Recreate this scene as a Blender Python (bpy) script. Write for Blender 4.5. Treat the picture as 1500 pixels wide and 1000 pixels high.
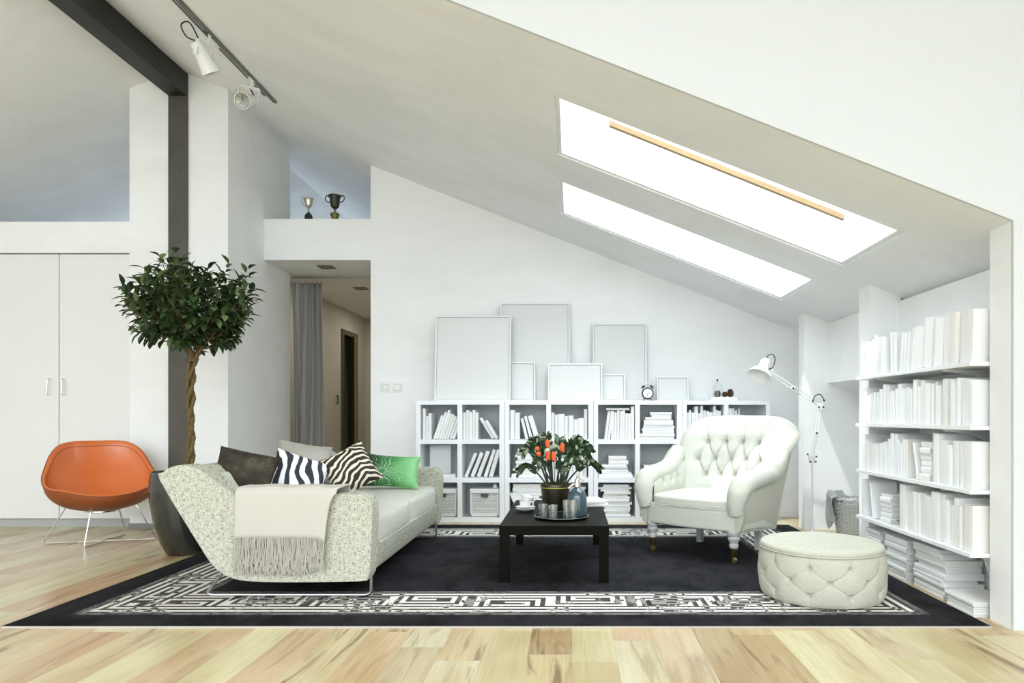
import bpy, math, random
from mathutils import Vector, Matrix
random.seed(7)
for o in list(bpy.data.objects): bpy.data.objects.remove(o)
scn = bpy.context.scene
COL = scn.collection
PI = math.pi
R = math.radians

# ---------------------------------------------------------------- camera, world, sun, exposure
CAMZ = 1.1
cd = bpy.data.cameras.new('camera'); cam = bpy.data.objects.new('camera', cd); COL.objects.link(cam)
cam.location = (0, 0, CAMZ); cam.rotation_euler = (R(90), 0, 0)
cd.sensor_width = 36; cd.lens = 24.0
cd.shift_x = -88/1500; cd.shift_y = 110/1500
cd.clip_start = .05; cd.clip_end = 100
scn.camera = cam
scn.view_settings.view_transform = 'Standard'
scn.view_settings.look = 'None'
scn.view_settings.exposure = 0.72
scn.view_settings.gamma = 1.0
scn.view_settings.use_curve_mapping = False
wd = bpy.data.worlds.new('world'); scn.world = wd; wd.use_nodes = True
bg = wd.node_tree.nodes['Background']
# bright overcast sky, with a brighter lobe added low behind the viewer
_t = wd.node_tree
_tc = _t.nodes.new('ShaderNodeTexCoord'); _d = _t.nodes.new('ShaderNodeVectorMath'); _d.operation = 'DOT_PRODUCT'
_v = Vector((.18, -1, .0)).normalized(); _d.inputs[1].default_value = _v
_t.links.new(_tc.outputs['Generated'], _d.inputs[0])
_mx = _t.nodes.new('ShaderNodeMath'); _mx.operation = 'MAXIMUM'; _mx.inputs[1].default_value = 0; _t.links.new(_d.outputs['Value'], _mx.inputs[0])
_pw = _t.nodes.new('ShaderNodeMath'); _pw.operation = 'POWER'; _pw.inputs[1].default_value = 4.5; _t.links.new(_mx.outputs[0], _pw.inputs[0])
_ma = _t.nodes.new('ShaderNodeMath'); _ma.operation = 'MULTIPLY_ADD'; _ma.inputs[1].default_value = 1.15; _ma.inputs[2].default_value = .52; _t.links.new(_pw.outputs[0], _ma.inputs[0])
_sp = _t.nodes.new('ShaderNodeSeparateXYZ'); _t.links.new(_tc.outputs['Generated'], _sp.inputs[0])
_up = _t.nodes.new('ShaderNodeMath'); _up.operation = 'MAXIMUM'; _up.inputs[1].default_value = 0; _t.links.new(_sp.outputs[2], _up.inputs[0])
_m2 = _t.nodes.new('ShaderNodeMath'); _m2.operation = 'MULTIPLY_ADD'; _m2.inputs[1].default_value = 7.5; _t.links.new(_up.outputs[0], _m2.inputs[0]); _t.links.new(_ma.outputs[0], _m2.inputs[2])
_t.links.new(_m2.outputs[0], bg.inputs[1])
bg.inputs[0].default_value = (.885, .95, 1.0, 1)
sl = bpy.data.lights.new('sun', 'SUN'); sun = bpy.data.objects.new('sun', sl); COL.objects.link(sun)
sl.energy = 1.5; sl.angle = R(.6); sl.color = (1, .985, .96)
sun.rotation_euler = Vector((.40, .35, -1)).to_track_quat('-Z', 'Y').to_euler()
sun.location = (0, 0, 8)
scn.cycles.use_denoising = True
scn.cycles.max_bounces = 10
scn.cycles.diffuse_bounces = 8
scn.cycles.transparent_max_bounces = 16

# ---------------------------------------------------------------- helpers
def S(px, py, D):            # a point seen at (px, py) in the photo, standing at depth D metres
    return Vector(((px-838)*D/1000.0, D, CAMZ-(py-610)*D/1000.0))
WL = {}
def tag(o, label=None, cat=None, group=None, kind=None):
    if label: o['label'] = label
    if cat: o['category'] = cat
    if group: o['group'] = group
    if kind: o['kind'] = kind
    return o
def thing(name, label, cat, loc=(0, 0, 0), rz=0, group=None):
    o = bpy.data.objects.new(name, None); COL.objects.link(o)
    o.empty_display_size = .1
    o.location = loc; o.rotation_euler = (0, 0, rz)
    WL[o.name] = Vector(loc)
    return tag(o, label, cat, group)

class B:
    def __init__(s): s.v = []; s.f = []; s.mi = []; s.cur = 0; s.M = None
    def add(s, vs, fs):
        n = len(s.v)
        if s.M is not None: vs = [s.M @ Vector(v) for v in vs]
        s.v += [tuple(v) for v in vs]
        for f in fs: s.f.append(tuple(i+n for i in f)); s.mi.append(s.cur)
        return s
    def box(s, a, b):
        x0, y0, z0 = a; x1, y1, z1 = b
        return s.add([(x0,y0,z0),(x1,y0,z0),(x1,y1,z0),(x0,y1,z0),(x0,y0,z1),(x1,y0,z1),(x1,y1,z1),(x0,y1,z1)],
                     [(0,3,2,1),(4,5,6,7),(0,1,5,4),(1,2,6,5),(2,3,7,6),(3,0,4,7)])
    def prism(s, poly, a, b, axis='y'):
        # poly in (x,z) extruded along y ; or (x,y) along z ; or (y,z) along x
        def m(p, t):
            return {'y': (p[0], t, p[1]), 'z': (p[0], p[1], t), 'x': (t, p[0], p[1])}[axis]
        n = len(poly)
        vs = [m(p, a) for p in poly]+[m(p, b) for p in poly]
        fs = [tuple(range(n)), tuple(range(2*n-1, n-1, -1))]
        fs += [(i, i+n, (i+1) % n+n, (i+1) % n) for i in range(n)]
        return s.add(vs, fs)
    def grid(s, fn, nu, nv, wu=False, wv=False):
        vs = []
        for j in range(nv+(0 if wv else 1)):
            for i in range(nu+(0 if wu else 1)):
                vs.append(fn(i/nu, j/nv))
        W = nu if wu else nu+1; H = nv if wv else nv+1; fs = []
        for j in range(nv):
            for i in range(nu):
                a = i; b = (i+1) % W; c = j; d = (j+1) % H
                fs.append((c*W+a, c*W+b, d*W+b, d*W+a))
        return s.add(vs, fs)
    def tube(s, pts, r, n=8, caps=True, closed=False, flat=None):
        pts = [Vector(p) for p in pts]; m = len(pts)
        rr = r if isinstance(r, (list, tuple)) else [r]*m
        vs = []; prev = None
        for i, p in enumerate(pts):
            if closed: t = pts[(i+1) % m]-pts[i-1]
            else: t = pts[min(i+1, m-1)]-pts[max(i-1, 0)]
            if t.length < 1e-9: t = Vector((0, 0, 1))
            t.normalize()
            if prev is None:
                up = Vector((0, 0, 1)) if abs(t.z) < .9 else Vector((1, 0, 0))
                a = t.cross(up).normalized()
            else:
                a = prev-t*prev.dot(t)
                if a.length < 1e-6: a = t.orthogonal()
                a.normalize()
            prev = a; b = t.cross(a)
            for k in range(n):
                an = 2*PI*k/n
                vs.append(p+a*math.cos(an)*rr[i]+b*math.sin(an)*rr[i]*(flat or 1))
        fs = []
        for i in range(m if closed else m-1):
            for k in range(n):
                i2 = (i+1) % m
                fs.append((i*n+k, i*n+(k+1) % n, i2*n+(k+1) % n, i2*n+k))
        if caps and not closed:
            fs.append(tuple(range(n-1, -1, -1))); fs.append(tuple((m-1)*n+k for k in range(n)))
        return s.add(vs, fs)
    def lathe(s, prof, c=(0, 0, 0), n=32):
        vs = []
        for (r, z) in prof:
            for k in range(n):
                a = 2*PI*k/n
                vs.append((c[0]+r*math.cos(a), c[1]+r*math.sin(a), c[2]+z))
        fs = []
        for i in range(len(prof)-1):
            for k in range(n):
                fs.append((i*n+k, i*n+(k+1) % n, (i+1)*n+(k+1) % n, (i+1)*n+k))
        if prof[0][0] > 1e-5: fs.append(tuple(range(n-1, -1, -1)))
        if prof[-1][0] > 1e-5: fs.append(tuple((len(prof)-1)*n+k for k in range(n)))
        return s.add(vs, fs)
    def ball(s, c, rx, ry=None, rz=None, n=12):
        ry = ry or rx; rz = rz or rx
        vs = [(c[0], c[1], c[2]-rz)]
        m = max(4, n//2)
        for j in range(1, m):
            t = -PI/2+PI*j/m
            for k in range(n):
                a = 2*PI*k/n
                vs.append((c[0]+rx*math.cos(t)*math.cos(a), c[1]+ry*math.cos(t)*math.sin(a), c[2]+rz*math.sin(t)))
        vs.append((c[0], c[1], c[2]+rz))
        fs = [(0, 1+(k+1) % n, 1+k) for k in range(n)]
        for j in range(m-2):
            for k in range(n):
                fs.append((1+j*n+k, 1+j*n+(k+1) % n, 1+(j+1)*n+(k+1) % n, 1+(j+1)*n+k))
        L = len(vs)-1; b = 1+(m-2)*n
        fs += [(L, b+k, b+(k+1) % n) for k in range(n)]
        return s.add(vs, fs)
    def soft(s, c, h, k=8, n=14, puff=(0, 0, 0), fn=None):
        """rounded box: centre c, half sizes h"""
        idx = {}; vs = []; fs = []
        def vid(p):
            key = tuple(round(q, 5) for q in p)
            if key not in idx:
                x, y, z = [max(-1, min(1, math.copysign(abs(q)**.8, q))) for q in p]
                L = (abs(x)**k+abs(y)**k+abs(z)**k)**(1/k)
                X, Y, Z = x/L, y/L, z/L
                q = [X*h[0]*(1+puff[0]*(1-Y*Y)*(1-Z*Z)), Y*h[1]*(1+puff[1]*(1-X*X)*(1-Z*Z)), Z*h[2]*(1+puff[2]*(1-X*X)*(1-Y*Y))]
                if fn: q = fn(q, (X, Y, Z))
                idx[key] = len(vs); vs.append((c[0]+q[0], c[1]+q[1], c[2]+q[2]))
            return idx[key]
        for ax in range(3):
            for sg in (-1, 1):
                for i in range(n):
                    for j in range(n):
                        q = []
                        for (a, b) in ((i, j), (i+1, j), (i+1, j+1), (i, j+1)):
                            u = -1+2*a/n; w = -1+2*b/n
                            p = [0, 0, 0]; p[ax] = sg; p[(ax+1) % 3] = u; p[(ax+2) % 3] = w
                            q.append(vid(p))
                        if sg < 0: q.reverse()
                        fs.append(tuple(q))
        return s.add(vs, fs)
    def build(s, name, mats, parent=None, smooth=35, bevel=0, world=True, subsurf=0, seg=2):
        me = bpy.data.meshes.new(name)
        vs = s.v
        if parent is not None and world:
            w = WL[parent.name]; vs = [(v[0]-w.x, v[1]-w.y, v[2]-w.z) for v in vs]
        me.from_pydata(vs, [], s.f); me.update()
        if not isinstance(mats, (list, tuple)): mats = [mats]
        for m in mats: me.materials.append(m)
        if len(mats) > 1: me.polygons.foreach_set('material_index', s.mi)
        if smooth:
            me.polygons.foreach_set('use_smooth', [True]*len(me.polygons))
            me.set_sharp_from_angle(angle=R(smooth))
        o = bpy.data.objects.new(name, me); COL.objects.link(o)
        if parent is not None:
            o.parent = parent; WL[o.name] = WL[parent.name].copy()
        else: WL[o.name] = Vector((0, 0, 0))
        if bevel:
            b = o.modifiers.new('bevel', 'BEVEL'); b.width = bevel; b.segments = seg; b.limit_method = 'ANGLE'; b.angle_limit = R(40)
        if subsurf:
            b = o.modifiers.new('subdivision', 'SUBSURF'); b.levels = subsurf; b.render_levels = subsurf
        return o
    def top(s, name, mats, label, cat, loc, group=None, kind=None, **k):
        """a thing that is one mesh; geometry is given in world space, origin at loc"""
        w = Vector(loc); s.v = [(v[0]-w.x, v[1]-w.y, v[2]-w.z) for v in s.v]
        o = s.build(name, mats, None, **k); o.location = w; WL[o.name] = w
        return tag(o, label, cat, group, kind)
def spline(pts, n=8, closed=False):
    P = [Vector(p) for p in pts]; out = []; m = len(P)
    for i in range(m if closed else m-1):
        if closed: a, b, c, d = P[i-1], P[i], P[(i+1) % m], P[(i+2) % m]
        else: a, b, c, d = P[max(i-1, 0)], P[i], P[i+1], P[min(i+2, m-1)]
        for k in range(n):
            t = k/n
            out.append(.5*((2*b)+(c-a)*t+(2*a-5*b+4*c-d)*t*t+(3*b-a-3*c+d)*t**3))
    if not closed: out.append(P[-1])
    return out
def struct(name, bld, m, parent=None, **k):
    o = bld.build(name, m, parent, **k)
    if parent is None: o['kind'] = 'structure'
    return o

# ---------------------------------------------------------------- materials
def nt(name):
    m = bpy.data.materials.new(name); m.use_nodes = True
    t = m.node_tree; return m, t, t.nodes['Principled BSDF']
def N(t, typ, **k):
    n = t.nodes.new(typ)
    for a, b in k.items():
        if a.startswith('i_'):
            n.inputs[a[2:].replace('_', ' ')].default_value = b
        else: setattr(n, a, b)
    return n
def c4(c): return (c[0], c[1], c[2], 1)
def plain(name, c, rough=.5, metal=0, bump=0, scale=60, var=0, coat=0, trans=0, ior=1.45, spec=.5, stretch=(1, 1, 1)):
    m, t, p = nt(name)
    p.inputs['Base Color'].default_value = c4(c); p.inputs['Roughness'].default_value = rough
    p.inputs['Metallic'].default_value = metal; p.inputs['Coat Weight'].default_value = coat
    p.inputs['Specular IOR Level'].default_value = spec
    if trans: p.inputs['Transmission Weight'].default_value = trans; p.inputs['IOR'].default_value = ior
    tc = N(t, 'ShaderNodeTexCoord'); mp = N(t, 'ShaderNodeMapping'); mp.inputs['Scale'].default_value = stretch
    t.links.new(tc.outputs['Object'], mp.inputs[0])
    nz = N(t, 'ShaderNodeTexNoise', i_Scale=scale, i_Detail=5.0); t.links.new(mp.outputs[0], nz.inputs['Vector'])
    if var:
        mx = N(t, 'ShaderNodeMix', data_type='RGBA')
        mx.inputs[6].default_value = c4([max(0, q*(1-var)) for q in c]); mx.inputs[7].default_value = c4([min(1, q*(1+var)) for q in c])
        t.links.new(nz.outputs[0], mx.inputs[0]); t.links.new(mx.outputs[2], p.inputs['Base Color'])
    if bump:
        b = N(t, 'ShaderNodeBump', i_Strength=bump, i_Distance=.01); t.links.new(nz.outputs[0], b.inputs['Height'])
        t.links.new(b.outputs[0], p.inputs['Normal'])
    return m
def ramp(t, src, stops, interp='LINEAR'):
    r = N(t, 'ShaderNodeValToRGB'); r.color_ramp.interpolation = interp
    e = r.color_ramp.elements
    while len(e) < len(stops): e.new(.5)
    for i, (pos, c) in enumerate(stops): e[i].position = pos; e[i].color = c4(c)
    t.links.new(src, r.inputs[0]); return r
def weave(name, base, dark, amt=.5, scale=1.0, rough=.9, thr=.56):
    """heather cloth: short dark threads running both ways"""
    m, t, p = nt(name); p.inputs['Roughness'].default_value = rough
    p.inputs['Specular IOR Level'].default_value = .2
    tc = N(t, 'ShaderNodeTexCoord'); out = []
    for sc in ((30, 30, 260), (260, 260, 30)):
        mp = N(t, 'ShaderNodeMapping'); mp.inputs['Scale'].default_value = [q*scale for q in sc]
        t.links.new(tc.outputs['Object'], mp.inputs[0])
        nz = N(t, 'ShaderNodeTexNoise', i_Scale=1.0, i_Detail=2.0); t.links.new(mp.outputs[0], nz.inputs['Vector'])
        out.append(ramp(t, nz.outputs[0], [(thr-.03, (0, 0, 0)), (thr+.07, (1, 1, 1))]))
    mxx = N(t, 'ShaderNodeMath', operation='MAXIMUM')
    t.links.new(out[0].outputs[0], mxx.inputs[0]); t.links.new(out[1].outputs[0], mxx.inputs[1])
    ml = N(t, 'ShaderNodeMath', operation='MULTIPLY'); ml.inputs[1].default_value = amt; t.links.new(mxx.outputs[0], ml.inputs[0])
    mx = N(t, 'ShaderNodeMix', data_type='RGBA'); mx.inputs[6].default_value = c4(base); mx.inputs[7].default_value = c4(dark)
    t.links.new(ml.outputs[0], mx.inputs[0]); t.links.new(mx.outputs[2], p.inputs['Base Color'])
    b = N(t, 'ShaderNodeBump', i_Strength=.25, i_Distance=.003); t.links.new(mxx.outputs[0], b.inputs['Height']); t.links.new(b.outputs[0], p.inputs['Normal'])
    return m

M = {}
def plaster(name, c, var=.035, rough=.75):
    m, t, p = nt(name); p.inputs['Roughness'].default_value = rough; p.inputs['Specular IOR Level'].default_value = .3
    tc = N(t, 'ShaderNodeTexCoord')
    mp = N(t, 'ShaderNodeMapping'); mp.inputs['Scale'].default_value = (.6, 1.4, 1.6)
    t.links.new(tc.outputs['Object'], mp.inputs[0])
    a = N(t, 'ShaderNodeTexNoise', i_Scale=1.1, i_Detail=6.0, i_Roughness=.62, i_Distortion=.6); t.links.new(mp.outputs[0], a.inputs['Vector'])
    mx = N(t, 'ShaderNodeMix', data_type='RGBA')
    mx.inputs[6].default_value = c4([q*(1-var) for q in c]); mx.inputs[7].default_value = c4([min(1, q*(1+var)) for q in c])
    r = ramp(t, a.outputs[0], [(.35, (0, 0, 0)), (.65, (1, 1, 1))])
    t.links.new(r.outputs[0], mx.inputs[0]); t.links.new(mx.outputs[2], p.inputs['Base Color'])
    f = N(t, 'ShaderNodeTexNoise', i_Scale=25.0, i_Detail=4.0); t.links.new(tc.outputs['Object'], f.inputs['Vector'])
    b = N(t, 'ShaderNodeBump', i_Strength=.06, i_Distance=.01); t.links.new(f.outputs[0], b.inputs['Height']); t.links.new(b.outputs[0], p.inputs['Normal'])
    return m
M['wall'] = plaster('plaster_white', (.86, .875, .875))
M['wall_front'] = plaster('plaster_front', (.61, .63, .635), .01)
M['ceil'] = plaster('plaster_ceiling', (.84, .855, .87), .04)
M['ceil_lobby'] = plaster('plaster_lobby', (.75, .75, .72), .02)
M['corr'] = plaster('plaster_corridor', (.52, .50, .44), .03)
M['white'] = plain('white_lacquer', (.80, .815, .82), .35, var=.01, scale=3)
M['wardrobe'] = plain('wardrobe_lacquer', (.80, .81, .80), .12, coat=.3, var=.01, scale=2)
M['unit'] = plain('bookcase_white', (.80, .825, .845), .45, var=.01, scale=5)
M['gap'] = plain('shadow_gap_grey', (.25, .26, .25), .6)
M['chrome'] = plain('chrome', (.75, .75, .74), .18, 1)
M['steel'] = plain('brushed_steel', (.34, .34, .335), .35, 1)
M['black'] = plain('black_plastic', (.015, .015, .015), .35)
M['beam'] = plain('dark_steel_beam', (.016, .0155, .011), .55, var=.35, scale=6, bump=.1, stretch=(1, .4, 1))
M['post'] = plain('weathered_steel_post', (.075, .070, .056), .5, var=.3, scale=7, bump=.1)
M['rail'] = plain('track_metal', (.20, .20, .18), .4, .4)
M['lampwhite'] = plain('lamp_white', (.82, .83, .83), .3)
M['page'] = plain('book_pages', (.62, .62, .60), .8, var=.12, scale=6, stretch=(200, 6, 6))
M['cover0'] = plain('book_white', (.82, .835, .84), .55)
M['cover1'] = plain('book_off_white', (.78, .79, .78), .55)
M['cover2'] = plain('book_cool_white', (.75, .775, .78), .5)
M['cover3'] = plain('book_cream', (.76, .75, .72), .6)
M['greycover'] = plain('book_pale_grey', (.62, .64, .635), .6)
M['frame'] = plain('frame_white', (.76, .775, .77), .4)
M['panel'] = plain('blank_card', (.66, .675, .665), .5, var=.01, scale=2)
M['darkwood'] = plain('black_brown_wood', (.0038, .0042, .002), .5, spec=.05, var=.3, scale=12, stretch=(1, 8, 1))
M['curtain'] = plain('grey_curtain', (.31, .305, .29), .85, var=.08, scale=30)
M['brass'] = plain('brass', (.62, .50, .20), .3, 1, var=.3, scale=60)
M['silver'] = plain('tarnished_silver', (.60, .58, .48), .28, 1, var=.3, scale=50)
M['bronze'] = plain('dark_bronze', (.035, .04, .028), .35, .6, var=.4, scale=40)
M['bronzebase'] = plain('old_gold_base', (.13, .12, .035), .35, .7, var=.5, scale=40)
M['greyleg'] = plain('painted_grey_wood', (.48, .49, .47), .5)
M['linen'] = weave('linen', (.58, .59, .525), (.44, .45, .38), .5, 1.6, thr=.5)
M['linen_otto'] = weave('linen_ottoman', (.53, .53, .45), (.40, .40, .32), .5, 1.6, thr=.5)
M['tweed'] = weave('sofa_tweed', (.55, .55, .455), (.10, .10, .07), .68, 1.15, thr=.555)
M['throw'] = plain('cream_throw', (.52, .49, .44), .95, bump=.3, scale=250, var=.06)
M['fringe'] = plain('throw_fringe', (.42, .39, .34), .95, var=.15, scale=60)
M['greylinen'] = plain('grey_cloth', (.42, .43, .42), .9, bump=.5, scale=120, var=.25)
M['wicker'] = plain('white_wicker', (.70, .71, .69), .7, var=.1, scale=80)
M['wickergrey'] = plain('weathered_wicker', (.62, .63, .61), .75, var=.25, scale=60)
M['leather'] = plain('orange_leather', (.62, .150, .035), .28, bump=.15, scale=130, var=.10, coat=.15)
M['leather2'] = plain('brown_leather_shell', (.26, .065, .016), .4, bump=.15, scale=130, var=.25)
M['seam'] = plain('piping_dark', (.28, .07, .02), .5)
M['pot'] = plain('glazed_dark_pot', (.025, .027, .024), .16, coat=.4, var=.4, scale=9, stretch=(2, 2, .3))
M['soil'] = plain('soil', (.05, .035, .02), .95, bump=1, scale=60, var=.4)
M['porcelain'] = plain('white_porcelain', (.86, .86, .85), .15, coat=.3)
M['rim'] = plain('grey_rim', (.25, .26, .27), .2)
M['cone'] = plain('pine_cone_brown', (.14, .075, .03), .7, var=.5, scale=60)
M['cone2'] = plain('pine_cone_grey', (.16, .15, .11), .7, var=.5, scale=60)
M['plastic_switch'] = plain('switch_white', (.80, .81, .80), .3)
M['switchline'] = plain('switch_shadow_line', (.50, .51, .50), .4)
M['goldfoil'] = plain('brown_gold_foliage', (.33, .20, .06), .4, .3, var=.7, scale=40)
M['downdark'] = plain('downlight_dark', (.06, .06, .05), .4)
M['lens'] = plain('lamp_lens', (.35, .35, .33), .15, .6, var=.3, scale=40)
M['doorwood'] = plain('dark_olive_door_frame', (.085, .075, .040), .45, var=.3, scale=5, stretch=(6, 6, .5))
M['doorleaf'] = plain('olive_door_leaf', (.17, .15, .06), .35, var=.4, scale=3, stretch=(8, 8, .4))
M['pine'] = plain('pine_wood', (.42, .29, .14), .45, var=.2, scale=4, stretch=(1, 10, 10))
def glassy(name, tint, tr=.85, rough=.03):
    m, t, p = nt(name)
    p.inputs['Base Color'].default_value = c4(tint); p.inputs['Roughness'].default_value = rough; p.inputs['Metallic'].default_value = 0
    tb = N(t, 'ShaderNodeBsdfTransparent'); tb.inputs[0].default_value = c4(tint)
    gl = N(t, 'ShaderNodeBsdfGlossy'); gl.inputs['Roughness'].default_value = rough
    fr = N(t, 'ShaderNodeLayerWeight', i_Blend=.35)
    mu = N(t, 'ShaderNodeMath', operation='MULTIPLY_ADD'); mu.inputs[1].default_value = 1-tr; mu.inputs[2].default_value = (1-tr)*.3
    t.links.new(fr.outputs['Facing'], mu.inputs[0])
    mx = N(t, 'ShaderNodeMixShader'); t.links.new(mu.outputs[0], mx.inputs[0])
    t.links.new(tb.outputs[0], mx.inputs[1]); t.links.new(gl.outputs[0], mx.inputs[2])
    t.links.new(mx.outputs[0], t.nodes['Material Output'].inputs[0]); return m
M['pane'] = glassy('skylight_glass', (.98, .99, 1), .95)
M['glass'] = glassy('drinking_glass', (.96, .97, .97), .45, .16)
M['cloche'] = glassy('thin_glass', (.97, .98, .98), .75)
def blueglass():
    m, t, p = nt('blue_glass'); p.inputs['Base Color'].default_value = (.07, .16, .21, 1); p.inputs['Roughness'].default_value = .12
    p.inputs['Transmission Weight'].default_value = .35; p.inputs['Coat Weight'].default_value = .4
    nz = N(t, 'ShaderNodeTexNoise', i_Scale=60.0); r = ramp(t, nz.outputs[0], [(.3, (.03, .065, .085)), (.75, (.075, .14, .17))])
    t.links.new(r.outputs[0], p.inputs['Base Color']); return m
M['blue'] = blueglass()

def floor_mat():
    m, t, p = nt('plank_floor'); p.inputs['Roughness'].default_value = .22; p.inputs['Specular IOR Level'].default_value = .45
    tc = N(t, 'ShaderNodeTexCoord'); sx = N(t, 'ShaderNodeSeparateXYZ'); t.links.new(tc.outputs['Object'], sx.inputs[0])
    def math_(op, a, b=None, c=None):
        n = N(t, 'ShaderNodeMath', operation=op)
        for i, q in enumerate((a, b, c)):
            if q is None: continue
            if isinstance(q, (int, float)): n.inputs[i].default_value = q
            else: t.links.new(q, n.inputs[i])
        return n.outputs[0]
    PW, PL = .205, 1.75
    row = math_('FLOOR', math_('DIVIDE', sx.outputs[0], PW))
    wn = N(t, 'ShaderNodeTexWhiteNoise', noise_dimensions='1D'); t.links.new(row, wn.inputs['W'])
    yy = math_('ADD', math_('DIVIDE', sx.outputs[1], PL), math_('MULTIPLY', wn.outputs[0], 7.3))
    seg = math_('FLOOR', yy)
    wid = N(t, 'ShaderNodeTexWhiteNoise', noise_dimensions='2D'); cv = N(t, 'ShaderNodeCombineXYZ')
    t.links.new(row, cv.inputs[0]); t.links.new(seg, cv.inputs[1]); t.links.new(cv.outputs[0], wid.inputs['Vector'])
    tone = ramp(t, wid.outputs['Value'], [(0, (.60, .53, .31)), (.25, (.66, .61, .38)), (.42, (.56, .39, .225)), (.55, (.66, .63, .43)), (.72, (.46, .33, .17)), (.85, (.62, .51, .29)), (1, (.56, .47, .28))])
    # grain
    off = N(t, 'ShaderNodeVectorMath', operation='SCALE'); off.inputs['Scale'].default_value = 13.0; t.links.new(wid.outputs['Color'], off.inputs[0])
    ad = N(t, 'ShaderNodeVectorMath', operation='ADD'); t.links.new(tc.outputs['Object'], ad.inputs[0]); t.links.new(off.outputs[0], ad.inputs[1])
    mp = N(t, 'ShaderNodeMapping'); mp.inputs['Scale'].default_value = (11, 1.1, 1); t.links.new(ad.outputs[0], mp.inputs[0])
    g = N(t, 'ShaderNodeTexNoise', i_Scale=1.0, i_Detail=6.0, i_Roughness=.6, i_Distortion=1.2); t.links.new(mp.outputs[0], g.inputs['Vector'])
    streak = ramp(t, g.outputs[0], [(.53, (0, 0, 0)), (.66, (1, 1, 1))])
    m1 = N(t, 'ShaderNodeMix', data_type='RGBA', blend_type='MIX'); m1.inputs[7].default_value = (.22, .13, .06, 1)
    f1 = math_('MULTIPLY', streak.outputs[0], math_('MULTIPLY', wid.outputs['Value'], .95)); t.links.new(f1, m1.inputs[0]); t.links.new(tone.outputs[0], m1.inputs[6])
    mp2 = N(t, 'ShaderNodeMapping'); mp2.inputs['Scale'].default_value = (90, 3, 1); t.links.new(ad.outputs[0], mp2.inputs[0])
    g2 = N(t, 'ShaderNodeTexNoise', i_Scale=1.0, i_Detail=4.0); t.links.new(mp2.outputs[0], g2.inputs['Vector'])
    fine = ramp(t, g2.outputs[0], [(.3, (.86, .85, .82)), (.7, (1, 1, 1))])
    m2 = N(t, 'ShaderNodeMix', data_type='RGBA', blend_type='MULTIPLY'); m2.inputs[0].default_value = 1
    t.links.new(m1.outputs[2], m2.inputs[6]); t.links.new(fine.outputs[0], m2.inputs[7])
    # large soft cloudiness
    mp3 = N(t, 'ShaderNodeMapping'); mp3.inputs['Scale'].default_value = (3.5, .9, 1); t.links.new(ad.outputs[0], mp3.inputs[0])
    g3 = N(t, 'ShaderNodeTexNoise', i_Scale=1.0, i_Detail=3.0); t.links.new(mp3.outputs[0], g3.inputs['Vector'])
    cl = ramp(t, g3.outputs[0], [(.35, (.84, .76, .66)), (.6, (1.0, 1.0, 1.0))])
    m3 = N(t, 'ShaderNodeMix', data_type='RGBA', blend_type='MULTIPLY'); m3.inputs[0].default_value = 1
    t.links.new(m2.outputs[2], m3.inputs[6]); t.links.new(cl.outputs[0], m3.inputs[7])
    # joints
    fx = math_('FRACT', math_('DIVIDE', sx.outputs[0], PW)); fy = math_('FRACT', yy)
    ex = math_('MINIMUM', fx, math_('SUBTRACT', 1.0, fx)); ey = math_('MULTIPLY', math_('MINIMUM', fy, math_('SUBTRACT', 1.0, fy)), PL/PW)
    e = math_('LESS_THAN', math_('MINIMUM', ex, ey), .006)
    m4 = N(t, 'ShaderNodeMix', data_type='RGBA'); m4.inputs[7].default_value = (.36, .28, .17, 1)
    t.links.new(math_('MULTIPLY', e, .5), m4.inputs[0]); t.links.new(m3.outputs[2], m4.inputs[6]); t.links.new(m4.outputs[2], p.inputs['Base Color'])
    b = N(t, 'ShaderNodeBump', i_Strength=.05, i_Distance=.01); t.links.new(g2.outputs[0], b.inputs['Height']); t.links.new(b.outputs[0], p.inputs['Normal'])
    return m
M['floor'] = floor_mat()
# ================================================================ THE SETTING
DF = 3.53      # the plane of the gable wall the room opens through
DB = 7.5       # back wall
XR = 2.495     # knee wall
XP = 2.27      # face of the piers
RX, RZ0 = -3.888, 4.515
def roof(x): return 2.995-.391*x if x > RX else RZ0-.391*(RX-x)
TH = .32       # roof build-up

struct('floor', B().box((-7.4, -3, -.06), (4.2, 12.6, 0)), M['floor'], smooth=0)

# right roof slope with the two skylight shafts cut in it
SK = [(-.11, 2.005, 4.13, 5.05), (-.11, 2.005, 5.61, 6.52)]
def slope_patch(b, x0, x1, y0, y1, th=TH):
    n = Vector((.391, 0, 1)).normalized()*th
    lo = [Vector((x, y, 2.995-.391*x)) for x, y in ((x0, y0), (x1, y0), (x1, y1), (x0, y1))]
    hi = [p+n for p in lo]
    b.add(lo+hi, [(0, 3, 2, 1), (4, 5, 6, 7), (0, 1, 5, 4), (1, 2, 6, 5), (2, 3, 7, 6), (3, 0, 4, 7)])
b = B()
slope_patch(b, RX, -.11, DF, 12.6); slope_patch(b, 2.005, 3.5, DF, 12.6)
for y0, y1 in ((DF, 4.13), (5.05, 5.61), (6.52, 12.6)): slope_patch(b, -.11, 2.005, y0, y1)
struct('ceiling', b, M['ceil'], smooth=0)
b = B()
for (xa, xb, ya, yb) in ((-7.4, RX, DF, 10.1), (-7.4, RX, 11.0, 12.6), (-7.4, -6.7, 10.1, 11.0), (-5.7, RX, 10.1, 11.0)):
    za, zc = roof(xa), roof(xb)
    b.add([(xb, ya, zc), (xa, ya, za), (xa, yb, za), (xb, yb, zc), (xb, ya, zc+.3), (xa, ya, za+.3), (xa, yb, za+.3), (xb, yb, zc+.3)],
      [(0, 1, 2, 3), (4, 7, 6, 5), (0, 4, 5, 1), (1, 5, 6, 2), (2, 6, 7, 3), (3, 7, 4, 0)])
struct('ceiling_left', b, M['ceil'], smooth=0)
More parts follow.
